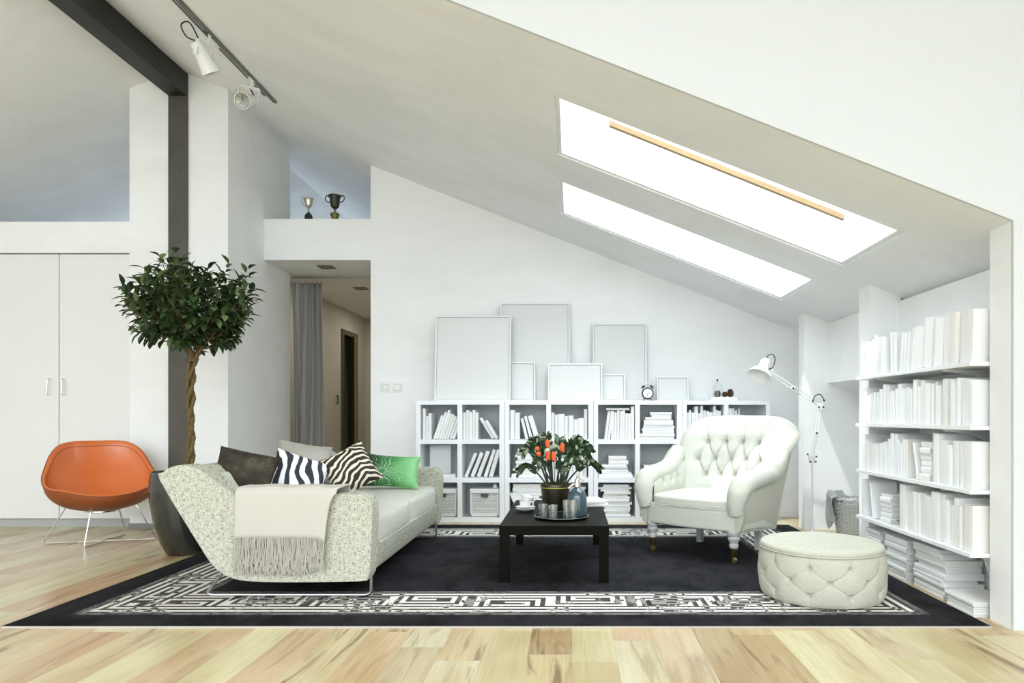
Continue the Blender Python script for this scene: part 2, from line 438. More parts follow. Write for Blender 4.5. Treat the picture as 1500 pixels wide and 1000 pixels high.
w4 = bpy.data.objects.new('window_4', None); COL.objects.link(w4); w4['kind'] = 'structure'; w4.location = (-5.4, 10.5, 3.9); WL[w4.name] = Vector(w4.location)  # unseen roof window, added to brighten the loft
b = B(); b.add([(-6.7, 10.1, roof(-6.7)+.28), (-5.7, 10.1, roof(-5.7)+.28), (-5.7, 11.0, roof(-5.7)+.28), (-6.7, 11.0, roof(-6.7)+.28), (-6.7, 10.1, roof(-6.7)+.29), (-5.7, 10.1, roof(-5.7)+.29), (-5.7, 11.0, roof(-5.7)+.29), (-6.7, 11.0, roof(-6.7)+.29)],
      [(0, 3, 2, 1), (4, 5, 6, 7), (0, 1, 5, 4), (1, 2, 6, 5), (2, 3, 7, 6), (3, 0, 4, 7)])
b.build('glass_pane', M['pane'], w4, smooth=0)
# unseen lobby ceiling above the viewer, added to block the sun
struct('ceiling_sun_block', B().box((-7.4, -3.0, 5.4), (4.2, DF-.02, 5.5)), M['ceil_lobby'], smooth=0)

# skylights : white shaft lining, pine sash bar, glass
for i, (x0, x1, y0, y1) in enumerate(SK):
    n = Vector((.391, 0, 1)).normalized(); s = Vector((1, 0, -.391)).normalized()
    def Q(x, y, t): return Vector((x, y, 2.995-.391*x))+n*t
    root = bpy.data.objects.new('window_%d' % (i+1), None); COL.objects.link(root); root['kind'] = 'structure'
    root.location = Q(x0, y0, 0); WL[root.name] = Vector(root.location)
    b = B(); e = .03
    for (a0, a1, c0, c1) in ((x0+.001, x0+e, y0+.001, y1-.001), (x1-e, x1-.001, y0+.001, y1-.001), (x0+e, x1-e, y0+.001, y0+e), (x0+e, x1-e, y1-e, y1-.001)):
        lo = [Q(x, y, .012) for x, y in ((a0, c0), (a1, c0), (a1, c1), (a0, c1))]; hi = [p+n*(TH+.03) for p in lo]
        b.add(lo+hi, [(0, 3, 2, 1), (4, 5, 6, 7), (0, 1, 5, 4), (1, 2, 6, 5), (2, 3, 7, 6), (3, 0, 4, 7)])
    b.build('window_frame', M['white'], root, smooth=0)
    b = B(); lo = [Q(x, y, TH+.0) for x, y in ((x0+e, y0+e), (x1-e, y0+e), (x1-e, y1-e), (x0+e, y1-e))]; hi = [p+n*.012 for p in lo]
    b.add(lo+hi, [(0, 3, 2, 1), (4, 5, 6, 7), (0, 1, 5, 4), (1, 2, 6, 5), (2, 3, 7, 6), (3, 0, 4, 7)])
    b.build('glass_pane', M['pane'], root, smooth=0)
    if i == 0:
        a = S(893, 173, 4.5)-Vector((0, 0, .012)); c = S(1237, 311, 4.5)-Vector((0, 0, .012)); d = Vector((0, 0, -.034))
        b = B()
        vs = [a, c, c+Vector((0, .035, 0)), a+Vector((0, .035, 0))]; vs = [v+d for v in vs]+vs
        b.add(vs, [(0, 3, 2, 1), (4, 5, 6, 7), (0, 1, 5, 4), (1, 2, 6, 5), (2, 3, 7, 6), (3, 0, 4, 7)])
        b.build('sash_bar', M['pine'], root, smooth=0)

# gable wall with the big opening, seen edge on and as the white plane at the right
def fz(x): return 2.995-.391*x+.001
b = B()
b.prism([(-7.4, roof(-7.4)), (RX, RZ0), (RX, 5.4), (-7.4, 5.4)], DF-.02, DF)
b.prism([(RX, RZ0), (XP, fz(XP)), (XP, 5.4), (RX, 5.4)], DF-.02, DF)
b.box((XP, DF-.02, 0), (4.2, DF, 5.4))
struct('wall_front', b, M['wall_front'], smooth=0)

# back wall and what is behind it
b = B(); b.prism([(-2.2125, 0), (3.6, 0), (3.6, roof(3.6)), (-2.2125, roof(-2.2125))], DB, DB+.14)
struct('wall_back', b, M['wall'], smooth=0)
# white block behind the post
b = B(); b.prism([(-4.36, 0), (-3.39, 0), (-3.39, roof(-3.39)), (RX, RZ0), (-4.36, roof(-4.36))], 6.726, 8.21)
struct('wall_left', b, M['wall'], smooth=0)
# lintel over the corridor mouth and loft floor
struct('trim_1', B().box((-3.388, DB, 2.82), (-2.2125, 8.21, 3.27)), M['wall'], smooth=0)
struct('ceiling_corridor', B().box((-4.36, 8.215, 2.82), (-1.2, 12.3, 3.27)), M['ceil'], smooth=0)
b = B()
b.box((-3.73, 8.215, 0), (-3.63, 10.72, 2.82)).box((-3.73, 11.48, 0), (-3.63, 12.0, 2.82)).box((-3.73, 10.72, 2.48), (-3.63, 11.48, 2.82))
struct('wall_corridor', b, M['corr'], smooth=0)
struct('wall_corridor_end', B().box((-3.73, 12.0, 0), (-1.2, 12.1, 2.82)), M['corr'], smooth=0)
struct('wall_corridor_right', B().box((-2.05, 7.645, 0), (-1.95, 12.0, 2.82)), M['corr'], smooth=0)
# door in the corridor
dr = bpy.data.objects.new('door_1', None); COL.objects.link(dr); dr['kind'] = 'structure'; dr.location = (-3.63, 10.72, 0); WL[dr.name] = Vector(dr.location)
b = B(); b.box((-3.74, 10.72, 0), (-3.60, 10.80, 2.48)).box((-3.74, 11.40, 0), (-3.60, 11.48, 2.48)).box((-3.74, 10.80, 2.40), (-3.60, 11.40, 2.48))
b.build('door_frame', M['doorwood'], dr, smooth=0, bevel=.004)
b = B(); b.M = Matrix.Translation((-3.70, 11.39, 0)) @ Matrix.Rotation(R(28), 4, 'Z'); b.box((-.04, -.58, .01), (0, 0, 2.39))
b.build('door_leaf', M['doorleaf'], dr, smooth=0, bevel=.003)
b = B(); b.tube([(-3.632, 10.5, 1.30), (-3.60, 10.5, 1.30), (-3.60, 10.5, 1.42), (-3.632, 10.5, 1.42)], .012, 8)
b.build('wall_handle', M['downdark'], dr)

# header above the wardrobe, with the loft floor behind it
struct('trim_2', B().box((-7.2, 6.80, 2.73), (-4.362, 12.3, 3.04)), M['wall'], smooth=0)
struct('wall_light_block', B().box((4.2, -3, 0), (4.3, DF, 5.5)), M['wall'], smooth=0)  # unseen wall, added to keep side light out of the lobby
struct('wall_front_left', B().box((-7.4, -3, 3.1), (-7.2, DF-.02, 5.4)), M['wall'], smooth=0)
struct('wall_left_side', B().box((-7.4, -3, 0), (-7.2, 12.6, 3.1)), M['wall'], smooth=0)
b = B(); b.prism([(-7.2, 3.70), (RX-(RZ0-3.70)/.391, 3.70), (RX, RZ0), (RX+(RZ0-3.70)/.391, 3.70)][1:], 12.3, 12.4)
b.prism([(-7.2, 3.04), (-7.2, roof(-7.2)), (-5.7, roof(-5.7)), (-5.7, 3.04)], 12.3, 12.4)
b.box((-5.7, 12.3, 3.04), (-1.85, 12.4, 3.50))
b.prism([(-1.85, 1.5), (-1.85, roof(-1.85)), (3.4, roof(3.4)), (3.4, 1.5)], 12.3, 12.4)
struct('wall_loft_end', b, M['wall'], smooth=0)
w3 = bpy.data.objects.new('window_3', None); COL.objects.link(w3); w3['kind'] = 'structure'; w3.location = (-3.8, 12.35, 3.50); WL[w3.name] = Vector(w3.location)  # unseen window strip, added to let light into the loft
B().box((-5.7, 12.34, 3.50), (-1.85, 12.35, 3.70)).build('glass_pane', M['pane'], w3, smooth=0)
b = B()
for x in (-5.7, -4.43, -3.15, -1.89): b.box((x, 12.32, 3.50), (x+.04, 12.38, 3.70))
b.build('window_frame', M['white'], w3, smooth=0)
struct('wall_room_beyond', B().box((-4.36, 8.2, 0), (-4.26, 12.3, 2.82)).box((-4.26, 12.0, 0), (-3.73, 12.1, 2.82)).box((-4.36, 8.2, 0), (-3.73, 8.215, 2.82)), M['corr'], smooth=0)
struct('wall_wardrobe_back', B().box((-7.2, 7.42, 0), (-4.362, 7.5, 2.73)), M['wall'], smooth=0)

# piers and the knee wall at the right
for i, (y0, y1) in enumerate(((3.532, 3.71), (5.22, 5.40), (6.67, 6.84))):
    b = B(); b.prism([(XP, 0), (XR+.02, 0), (XR+.02, roof(XR+.02)), (XP, roof(XP))], y0, y1)
    struct('trim_%d' % (3+i), b, M['wall'], smooth=0)
zb = 1.426
b = B(); b.box((XR, 3.712, 0), (XR+.1, 5.40, 1.98))
b.box((XR, 5.401, zb), (XR+.02, 6.67, 2.01))
b.box((XR, 6.84, 0), (XR+.1, 7.5, 2.01))
struct('wall_right', b, M['wall'], smooth=0)
b = B()
b.prism([(XR+.02, zb), (2.96, zb-.40*(2.96-XR)), (2.96, zb-.40*(2.96-XR)+.06), (XR+.02, zb+.08)], 5.40, 6.67)
b.box((2.86, 5.40, 0), (2.96, 6.67, 1.27)); b.box((XR+.1, 5.34, 0), (2.96, 5.40, 1.5)); b.box((XR+.02, 6.67, 0), (2.96, 6.73, 1.5))
struct('wall_niche', b, M['wall'], smooth=0)

# baseboard of the white block
struct('baseboard_left', B().box((-4.36, 6.708, 0), (-3.39, 6.725, .05)), M['gap'], smooth=0)
struct('baseboard_back', B().box((-2.2, 7.485, 0), (XR, 7.499, .06)), M['white'], smooth=0)

# dark steel ridge beam and its post
struct('trim_6', B().box((-3.966, DF+.001, 4.249), (-3.779, 6.724, 4.472)), M['beam'], smooth=0, bevel=.004)
struct('trim_7', B().box((-3.966, 6.70, 0), (-3.779, 6.7255, 4.249)), M['post'], smooth=0, bevel=.004)

# recessed downlights
def downlight(x, y, z, label):
    r = thing('recessed_downlight', label, 'ceiling light', (x, y, z), 0, 'recessed downlights by the corridor')
    b = B(); w = .085
    b.box((x-w, y-w, z-.008), (x+w, y-w+.02, z)).box((x-w, y+w-.02, z-.008), (x+w, y+w, z)).box((x-w, y-w+.02, z-.008), (x-w+.02, y+w-.02, z)).box((x+w-.02, y-w+.02, z-.008), (x+w, y+w-.02, z))
    b.build('frame', M['downdark'], r, smooth=0)
    b = B(); b.lathe([(0, -.006), (.045, -.006), (.058, -.002), (.062, 0)], (x, y, z), 20); b.build('lamp_lens', M['lens'], r)
downlight(-2.82, 7.85, 2.82, 'small square recessed downlight in the soffit over the passage opening')
downlight(-2.83, 9.15, 2.82, 'small square downlight deeper inside the dim corridor ceiling')

for (x, y) in ((-2.83, 9.15), (-2.83, 11.0)):  # nearer one at the downlight, deeper one added to brighten the corridor
    l_ = bpy.data.lights.new('corridor_light', 'AREA'); l_.energy = 5; l_.size = .12; l_.color = (1, .93, .80); lo_ = bpy.data.objects.new('corridor_light', l_); COL.objects.link(lo_); lo_.location = (x, y, 2.80)
# curtain with its rail
r = thing('curtain', 'grey floor-length curtain drawn to the left of the corridor opening', 'curtain', (-3.2, 8.26, 0))
def cf(u, v):
    x = -3.385+u*.36; z = .02+v*2.70
    a = .03+.012*(1-v)
    y = 8.27+a*math.sin(u*2*PI*4.3+.8*math.sin(v*3+u*5))+.008*math.sin(u*60+v*2)
    return (x+.012*math.sin(v*4+u*7), y, z)
b = B(); b.grid(cf, 110, 24); o = b.build('fabric', M['curtain'], r); md = o.modifiers.new('solid', 'SOLIDIFY'); md.thickness = .004
for k in range(8): b = B(); b.tube([(-3.36+k*.045, 8.27, 2.715), (-3.36+k*.045, 8.27, 2.775)], .004, 6); b.build('hook', M['steel'], r)
b = B(); b.tube([(-3.388, 8.27, 2.785), (-2.06, 8.27, 2.785)], .012, 10)
b.top('curtain_rail', M['steel'], 'thin metal curtain rail across the corridor opening', 'curtain rail', (-3.388, 8.27, 2.785))

# light switches
for k, px in enumerate((564.5, 582.5)):
    c = S(px, 567, 7.5)
    r = thing('light_switch', ['white square light switch on the back wall, the one nearer the corridor opening', 'white square light switch on the back wall, the one nearer the bookcase'][k], 'light switch', (c.x, DB, c.z), 0, 'light switches on the back wall')
    b = B().box((c.x-.052, DB-.010, c.z-.052), (c.x+.052, DB, c.z+.052)); b.build('plate', M['plastic_switch'], r, bevel=.003)
    b = B().box((c.x-.034, DB-.013, c.z-.034), (c.x+.034, DB-.0101, c.z+.034)); b.build('shadow_surround', M['switchline'], r, smooth=0)  # grey square painted as the shadow line round the rocker
    b = B().box((c.x-.029, DB-.018, c.z-.029), (c.x+.029, DB-.0131, c.z+.029)); b.build('rocker', M['plastic_switch'], r, bevel=.003)

# wardrobe
r = thing('wardrobe', 'tall built-in white glossy wardrobe with two doors behind the orange chair', 'wardrobe', (-5.0, 6.8, 0))
b = B().box((-7.19, 6.83, .08), (-4.363, 7.415, 2.725)); b.build('body', M['gap'], r, smooth=0)
b = B().box((-7.19, 6.835, 0), (-4.363, 7.40, .0795)); b.build('plinth', plain('plinth_grey', (.42, .44, .43), .4), r, smooth=0)
jx = (86.5-838)*6.8/1000
for k, (xa, xb) in enumerate(((-7.18, jx-.005), (jx+.005, -4.365))):
    d = B().box((xa, 6.80, .085), (xb, 6.829, 2.715)).build('door', M['wardrobe'], r, smooth=0, bevel=.002)
    hx = jx+(-.085 if k == 0 else .06); z0, z1 = 1.32, 1.47
    b = B(); b.tube(spline([(hx, 6.80, z0), (hx, 6.765, z0), (hx, 6.755, z0+.02), (hx, 6.755, z1-.02), (hx, 6.765, z1), (hx, 6.80, z1)], 4), .007, 8)
    b.lathe([(0, 0), (.013, 0), (.013, .004), (0, .004)], (hx, 6.79, z0-.002), 8)
    b.build('handle', M['chrome'], d)

# ================================================================ RUG
def rug():
    x0, x1, y0, y1 = -2.965, 2.179, 3.545, 6.88; zt = .012
    c = .0295; nb = 18
    A = nt('rug_black'); m, t, p = A
    def wornmat(name, c1, c2, lo, hi, sc=14):
        m, t, p = nt(name); p.inputs['Roughness'].default_value = .95; p.inputs['Specular IOR Level'].default_value = .1
        tc = N(t, 'ShaderNodeTexCoord'); mp = N(t, 'ShaderNodeMapping'); mp.inputs['Scale'].default_value = (1, .55, 1); t.links.new(tc.outputs['Object'], mp.inputs[0])
        a = N(t, 'ShaderNodeTexNoise', i_Scale=float(sc), i_Detail=5.0, i_Roughness=.7); t.links.new(mp.outputs[0], a.inputs['Vector'])
        l = N(t, 'ShaderNodeTexNoise', i_Scale=2.2, i_Detail=3.0); t.links.new(tc.outputs['Object'], l.inputs['Vector'])
        s = N(t, 'ShaderNodeMath', operation='MULTIPLY_ADD'); s.inputs[1].default_value = .8; t.links.new(l.outputs[0], s.inputs[0]); t.links.new(a.outputs[0], s.inputs[2])
        r = ramp(t, s.outputs[0], [(lo, c1), (hi, c2)]); t.links.new(r.outputs[0], p.inputs['Base Color']); return m
    blk = wornmat('rug_charcoal', (.006, .006, .0075), (.020, .0195, .022), .7, 1.1, 6)
    cream = wornmat('rug_cream', (.74, .72, .66), (.035, .035, .037), .97, 1.06, 16)
    grey = wornmat('rug_grey', (.20, .195, .19), (.045, .045, .045), .80, 1.0, 16)
    dark = wornmat('rug_dark_lines', (.06, .058, .058), (.28, .27, .25), .9, 1.12, 16)
    edge = plain('rug_edge', (.45, .41, .36), .9)
    b = B()
    # meander, 7 rows deep
    key = ["1111111111111110",
           "1000000000000010",
           "1011111111111010",
           "1010000000001010",
           "1010111110001010",
           "1010100000001010",
           "1010111111111010"]
    bi = .21  # plain outer border
    nx = int((x1-x0)/c); ny = int((y1-y0)/c); cx = (x1-x0)/nx; cy = (y1-y0)/ny
    def cell(i, j):
        d = [(i, j), (nx-1-i, j), (j, i), (ny-1-j, i)]
        k = min(d[0][0], d[1][0], d[2][0], d[3][0])
        q = [a[1] for a in d if a[0] == k][0]
        k -= 7
        if k < 0: return 0
        if k == 0: return 2
        if k in (1, 3): return 3
        if k in (2, 4): return 1
        if k == 5: return 3
        if 6 <= k <= 12:
            ph = (q // 16) % 2; u = q % 16
            if ph: u = 15-u
            return 1 if key[k-6 if not ph else 12-k][u] == '1' else 3
        if k == 13: return 3
        if k == 14: return 1
        if k == 15: return 3
        if k == 16: return 2
        return 0
    vs = [(x0+i*cx, y0+j*cy, zt) for j in range(ny+1) for i in range(nx+1)]
    base = len(vs); fs = []; W = nx+1
    for j in range(ny):
        for i in range(nx):
            fs.append((j*W+i, j*W+i+1, (j+1)*W+i+1, (j+1)*W+i)); b.mi.append(cell(i, j))
    b.v = vs; b.f = fs
    b.cur = 4
    b.add([(x0, y0, 0), (x1, y0, 0), (x1, y1, 0), (x0, y1, 0), (x0, y0, zt), (x1, y0, zt), (x1, y1, zt), (x0, y1, zt)],
          [(0, 1, 5, 4), (1, 2, 6, 5), (2, 3, 7, 6), (3, 0, 4, 7), (0, 3, 2, 1)])
    b.top('rug', [blk, cream, grey, dark, edge], 'large charcoal rug with a worn cream greek key border on the plank floor', 'rug', (0, 5.2, 0), smooth=0)
rug()
RG = .0125   # top of the rug
# ================================================================ SOFA
r = thing('sofa', 'long off-white tweed sofa with sloping back and chrome sled legs on the rug', 'sofa', (-1.8, 5.15, RG))
def q(px, py, D=4.05): return ((px-838)*D/1000, CAMZ-(py-610)*D/1000)
endp = [q(*p) for p in ((234, 704), (238, 692), (248, 685), (264, 681), (284, 684), (303, 695), (320, 709), (336, 719), (354, 723.5), (430, 724), (515, 724), (532, 726), (541, 733), (545, 745), (544, 790), (541, 838), (537, 847), (527, 851.5), (420, 853), (365, 851.5), (340, 847), (322, 838), (308, 824), (294, 803))]
endp = [(p.x, p.z) for p in spline([(a, 0, z) for a, z in endp], 3, closed=True)]
for (y0, y1) in ((4.05, 4.20), (6.15, 6.30)):
    b = B(); b.prism(endp, y0, y1, 'y'); b.build('end_panel', M['tweed'], r, smooth=30, bevel=.016, seg=4)
bp = [q(*p) for p in ((236, 704), (240, 693), (250, 687), (264, 684), (280, 687), (292, 696), (318, 745), (330, 800), (541, 803), (538, 838), (533, 846), (420, 850), (365, 848), (343, 844), (325, 835), (311, 821), (297, 800))]
b = B(); b.prism(bp, 4.2005, 6.1495, 'y'); b.build('frame', M['tweed'], r, smooth=50, bevel=.008)
for k in range(2):
    y0 = 4.205+k*.972
    b = B(); b.soft((-1.635, y0+.486, .385), (.425, .483, .095), k=9, n=22, puff=(.03, 0, .16), fn=lambda p, n: (p[0], p[1], p[2]+.006*math.sin(n[1]*9)*max(0, n[2])))
    b.build('seat_cushion', M['linen'], r, smooth=60)
for k in range(2):
    y0 = 4.205+k*.972
    b = B(); b.M = Matrix.Translation((-2.15, y0+.486, .555)) @ Matrix.Rotation(R(-28), 4, 'Y')
    b.soft((0, 0, 0), (.06, .483, .20), k=7, n=18, puff=(.2, 0, .05)); b.build('back_cushion', M['linen'], r, smooth=60)
for y in (4.13, 6.10):
    # sled: front post, floor rod, raking rear post
    P = [(-1.215, y, .15), (-1.215, y, RG+.035), (-1.225, y, RG+.018), (-1.25, y, RG+.010), (-2.16, y, RG+.010), (-2.19, y, RG+.013), (-2.205, y, RG+.03), (-2.11, y, .16)]
    b = B(); b.tube(P, .0095, 10); b.build('sled_leg', M['steel'], r)

# throw over the near arm
r = thing('throw_blanket', 'cream fringed throw blanket draped over the near arm of the sofa', 'blanket', (-1.65, 4.1, .66))
def thr(u, v):
    # v: 0 hem in front -> 1 inner end on the seat
    L = [(.375, 4.030), (.50, 4.026), (.60, 4.026), (.648, 4.030), (.668, 4.045), (.674, 4.08), (.674, 4.16), (.668, 4.205), (.645, 4.225), (.60, 4.232), (.52, 4.236)]
    t = v*(len(L)-1); i = min(int(t), len(L)-2); f = t-i
    z = L[i][0]*(1-f)+L[i+1][0]*f; y = L[i][1]*(1-f)+L[i+1][1]*f
    xl = -1.985+.0*v; xr = -1.455+.085*min(1, v*2.2)
    x = xl+(xr-xl)*u
    if v < .35:
        y -= .006*(1+math.sin(u*13+2))*(.35-v)/.35+.004
        z += .012*math.sin(u*3.1+.4)*(.35-v)-(.02*(u > .93)*(u-.93)/.07)
    if u < .04: z -= .012*(.04-u)/.04*(1 if .3 < v < .8 else 0)
    x += .006*math.sin(v*9+u*3)
    return (x, y-.002, z+.006+.003*math.sin(u*17+v*5)*(v > .4))
b = B(); b.grid(thr, 60, 44); o = b.build('cloth', M['throw'], r, smooth=60); md = o.modifiers.new('solid', 'SOLIDIFY'); md.thickness = .009; md.offset = 1
b = B(); rnd = random.Random(3)
for k in range(150):
    u = (k+rnd.random()*.6)/150; p = Vector(thr(u, 0)); L = .19+rnd.random()*.035-(.03 if u > .8 else 0)
    pts = []; ph = rnd.random()*6; am = .003+rnd.random()*.007
    for i in range(7):
        t = i/6; pts.append((p.x+am*math.sin(ph+t*(5+3*rnd.random()))*t**.5+(-.012+.02*rnd.random())*t, p.y-.006-.005*rnd.random()+.003*math.sin(ph+t*6), p.z+.004-L*t))
    b.tube(pts, [.0025, .0026, .0028, .003, .0032, .0034, .0024], 5)
b.build('fringe', M['fringe'], r, smooth=60)['kind'] = 'stuff'
b = B(); b.tube([Vector(thr(.012, v/30))+Vector((0, -.006, 0)) for v in range(0, 26)], .004, 6); b.build('hem', M['throw'], r)

# ---------------------------------------------------------------- pillows
def pillow_mesh(b, w, h, th, n=22):
    def f(sg):
        def g(u, v):
            a = 2*u-1; c = 2*v-1
            a = math.sin(a*PI/2)*.35+a*.65; c = math.sin(c*PI/2)*.35+c*.65
            x = a*w/2*(1-.10*(1-c*c)); z = c*h/2*(1-.10*(1-a*a))
            y = sg*th/2*max(0, (1-a**4))**.55*max(0, (1-c**4))**.55
            return (x, y, z)
        return g
    b.grid(f(-1), n, n)
    k = len(b.v); b.grid(f(1), n, n)
    b.f = b.f[:n*n]+[tuple(reversed(q)) for q in b.f[n*n:]]
def pillow(px, py, D, w, h, th, yaw, tilt, roll, m, label, dz=0):
    """yaw: turn about z of the face normal (0 = facing the viewer), tilt back, roll in plane"""
    c = S(px, py, D)
    o = thing('throw_pillow', label, 'pillow', c)
    o.rotation_mode = 'QUATERNION'
    o.rotation_quaternion = (Matrix.Rotation(R(yaw), 3, 'Z') @ Matrix.Rotation(R(tilt), 3, 'X') @ Matrix.Rotation(R(roll), 3, 'Y')).to_quaternion()
    b = B(); pillow_mesh(b, w, h, th); x = b.build('cover', m, o, world=False, smooth=0)
    bm_merge(x)
    b = B(); P = []
    for (a0, c0, a1, c1) in ((-1, -1, 1, -1), (1, -1, 1, 1), (1, 1, -1, 1), (-1, 1, -1, -1)):
        for i in range(14):
            a = a0+(a1-a0)*i/14; c_ = c0+(c1-c0)*i/14
            P.append((a*w/2*(1-.10*(1-c_*c_)), 0, c_*h/2*(1-.10*(1-a*a))))
    b.tube(P, .0045, 6, closed=True); b.build('piping', m, o, world=False)
    return o
import bmesh
def bm_merge(o, smooth=True):
    bm = bmesh.new(); bm.from_mesh(o.data); bmesh.ops.remove_doubles(bm, verts=bm.verts, dist=1e-5)
    bmesh.ops.recalc_face_normals(bm, faces=bm.faces)
    for f in bm.faces: f.smooth = smooth
    bm.to_mesh(o.data); bm.free()
def zebra(name, c1, c2, sc, dist, ang, chev=False, mid=.5):
    m, t, p = nt(name); p.inputs['Roughness'].default_value = .7; p.inputs['Specular IOR Level'].default_value = .2
    tc = N(t, 'ShaderNodeTexCoord'); mp = N(t, 'ShaderNodeMapping'); mp.inputs['Rotation'].default_value = (0, R(ang), 0)
    src = tc.outputs['Object']
    if chev:   # mirrored about a vertical spine
        sp = N(t, 'ShaderNodeSeparateXYZ'); t.links.new(src, sp.inputs[0]); ab = N(t, 'ShaderNodeMath', operation='ABSOLUTE')
        ad = N(t, 'ShaderNodeMath', operation='ADD'); ad.inputs[1].default_value = -.07; t.links.new(sp.outputs[0], ad.inputs[0]); t.links.new(ad.outputs[0], ab.inputs[0])
        cb = N(t, 'ShaderNodeCombineXYZ'); t.links.new(ab.outputs[0], cb.inputs[0]); t.links.new(sp.outputs[1], cb.inputs[1]); t.links.new(sp.outputs[2], cb.inputs[2]); src = cb.outputs[0]
    t.links.new(src, mp.inputs[0])
    w = N(t, 'ShaderNodeTexWave', wave_type='BANDS', bands_direction='X'); w.inputs['Scale'].default_value = sc
    w.inputs['Distortion'].default_value = dist; w.inputs['Detail'].default_value = 1.5; w.inputs['Detail Scale'].default_value = 1.2
    t.links.new(mp.outputs[0], w.inputs['Vector'])
    r = ramp(t, w.outputs[0], [(mid-.06, c1), (mid+.06, c2)]); t.links.new(r.outputs[0], p.inputs['Base Color']); return m
M['zeb_w'] = zebra('zebra_white', (.03, .033, .045), (.80, .82, .83), 4.2, 6.5, 18, mid=.45)
M['zeb_d'] = zebra('zebra_brown', (.030, .024, .018), (.66, .61, .50), 8.0, 6.5, 62, chev=True, mid=.62)
def brownvelvet():
    m, t, p = nt('brown_velvet'); p.inputs['Roughness'].default_value = .9; p.inputs['Specular IOR Level'].default_value = .1
    tc = N(t, 'ShaderNodeTexCoord'); a = N(t, 'ShaderNodeTexNoise', i_Scale=7.0, i_Detail=6.0, i_Roughness=.7); t.links.new(tc.outputs['Object'], a.inputs['Vector'])
    r = ramp(t, a.outputs[0], [(.3, (.022, .020, .015)), (.55, (.055, .048, .036)), (.75, (.15, .12, .088))]); t.links.new(r.outputs[0], p.inputs['Base Color'])
    w = N(t, 'ShaderNodeTexWave'); w.inputs['Scale'].default_value = 60; t.links.new(tc.outputs['Object'], w.inputs['Vector'])
    b = N(t, 'ShaderNodeBump', i_Strength=.4, i_Distance=.004); t.links.new(w.outputs[0], b.inputs['Height']); t.links.new(b.outputs[0], p.inputs['Normal']); return m
M['velvet'] = brownvelvet()
M['taupe'] = plain('taupe_satin', (.33, .31, .27), .4, var=.35, scale=5)
def greenp():
    m, t, p = nt('green_flower_print'); p.inputs['Roughness'].default_value = .6
    tc = N(t, 'ShaderNodeTexCoord'); sp = N(t, 'ShaderNodeSeparateXYZ'); t.links.new(tc.outputs['Object'], sp.inputs[0])
    def mm(op, a, b=None):
        n = N(t, 'ShaderNodeMath', operation=op)
        for i, q_ in enumerate((a, b)):
            if q_ is None: continue
            if isinstance(q_, (int, float)): n.inputs[i].default_value = q_
            else: t.links.new(q_, n.inputs[i])
        return n.outputs[0]
    nz = N(t, 'ShaderNodeTexNoise', i_Scale=4.0, i_Detail=4.0); t.links.new(tc.outputs['Object'], nz.inputs['Vector'])
    g = mm('ADD', mm('ADD', mm('MULTIPLY', sp.outputs[0], 1.25), .30), mm('MULTIPLY', nz.outputs[0], .45))
    base = ramp(t, g, [(.30, (.006, .045, .014)), (.55, (.05, .24, .06)), (.8, (.22, .52, .22)), (1, (.42, .70, .40))])
    nz2 = N(t, 'ShaderNodeTexNoise', i_Scale=9.0, i_Detail=1.0); t.links.new(tc.outputs['Object'], nz2.inputs['Vector'])
    X = mm('ADD', sp.outputs[0], .07); Z = mm('ADD', sp.outputs[2], .03)
    an = mm('ARCTAN2', Z, X); rr = mm('SQRT', mm('ADD', mm('MULTIPLY', X, X), mm('MULTIPLY', Z, Z)))
    an2 = mm('ADD', an, mm('MULTIPLY', nz2.outputs[0], 1.6))
    ln = mm('LESS_THAN', mm('ABSOLUTE', mm('SINE', mm('MULTIPLY', an2, 9.0))), mm('DIVIDE', .0105, mm('MAXIMUM', rr, .02)))
    k = mm('MULTIPLY', mm('MULTIPLY', ln, mm('LESS_THAN', rr, .17)), mm('GREATER_THAN', rr, .02))
    mx = N(t, 'ShaderNodeMix', data_type='RGBA'); mx.inputs[7].default_value = (.80, .86, .80, 1)
    t.links.new(mm('MULTIPLY', k, .7), mx.inputs[0]); t.links.new(base.outputs[0], mx.inputs[6]); t.links.new(mx.outputs[2], p.inputs['Base Color']); return m
M['greenp'] = greenp()
pillow(358, 693, 4.48, .38, .33, .17, 26, -34, 16, M['velvet'], 'dark brown velvet pillow at the near end of the sofa, behind the throw')
pillow(437, 696, 4.78, .38, .34, .13, 38, -38, 26, M['zeb_w'], 'black and white zebra print pillow beside the brown velvet pillow')
pillow(450, 680, 5.12, .42, .36, .12, 50, -28, 12, M['taupe'], 'taupe grey satin pillow leaning behind the zebra print pillows')
pillow(513, 688, 5.0, .36, .33, .14, 25, -22, -28, M['zeb_d'], 'dark brown and cream zebra stripe pillow in the middle of the sofa')
pillow(574, 690, 5.75, .46, .30, .13, 12, -30, 5, M['greenp'], 'green pillow with a white line flower, near the far arm of the sofa')

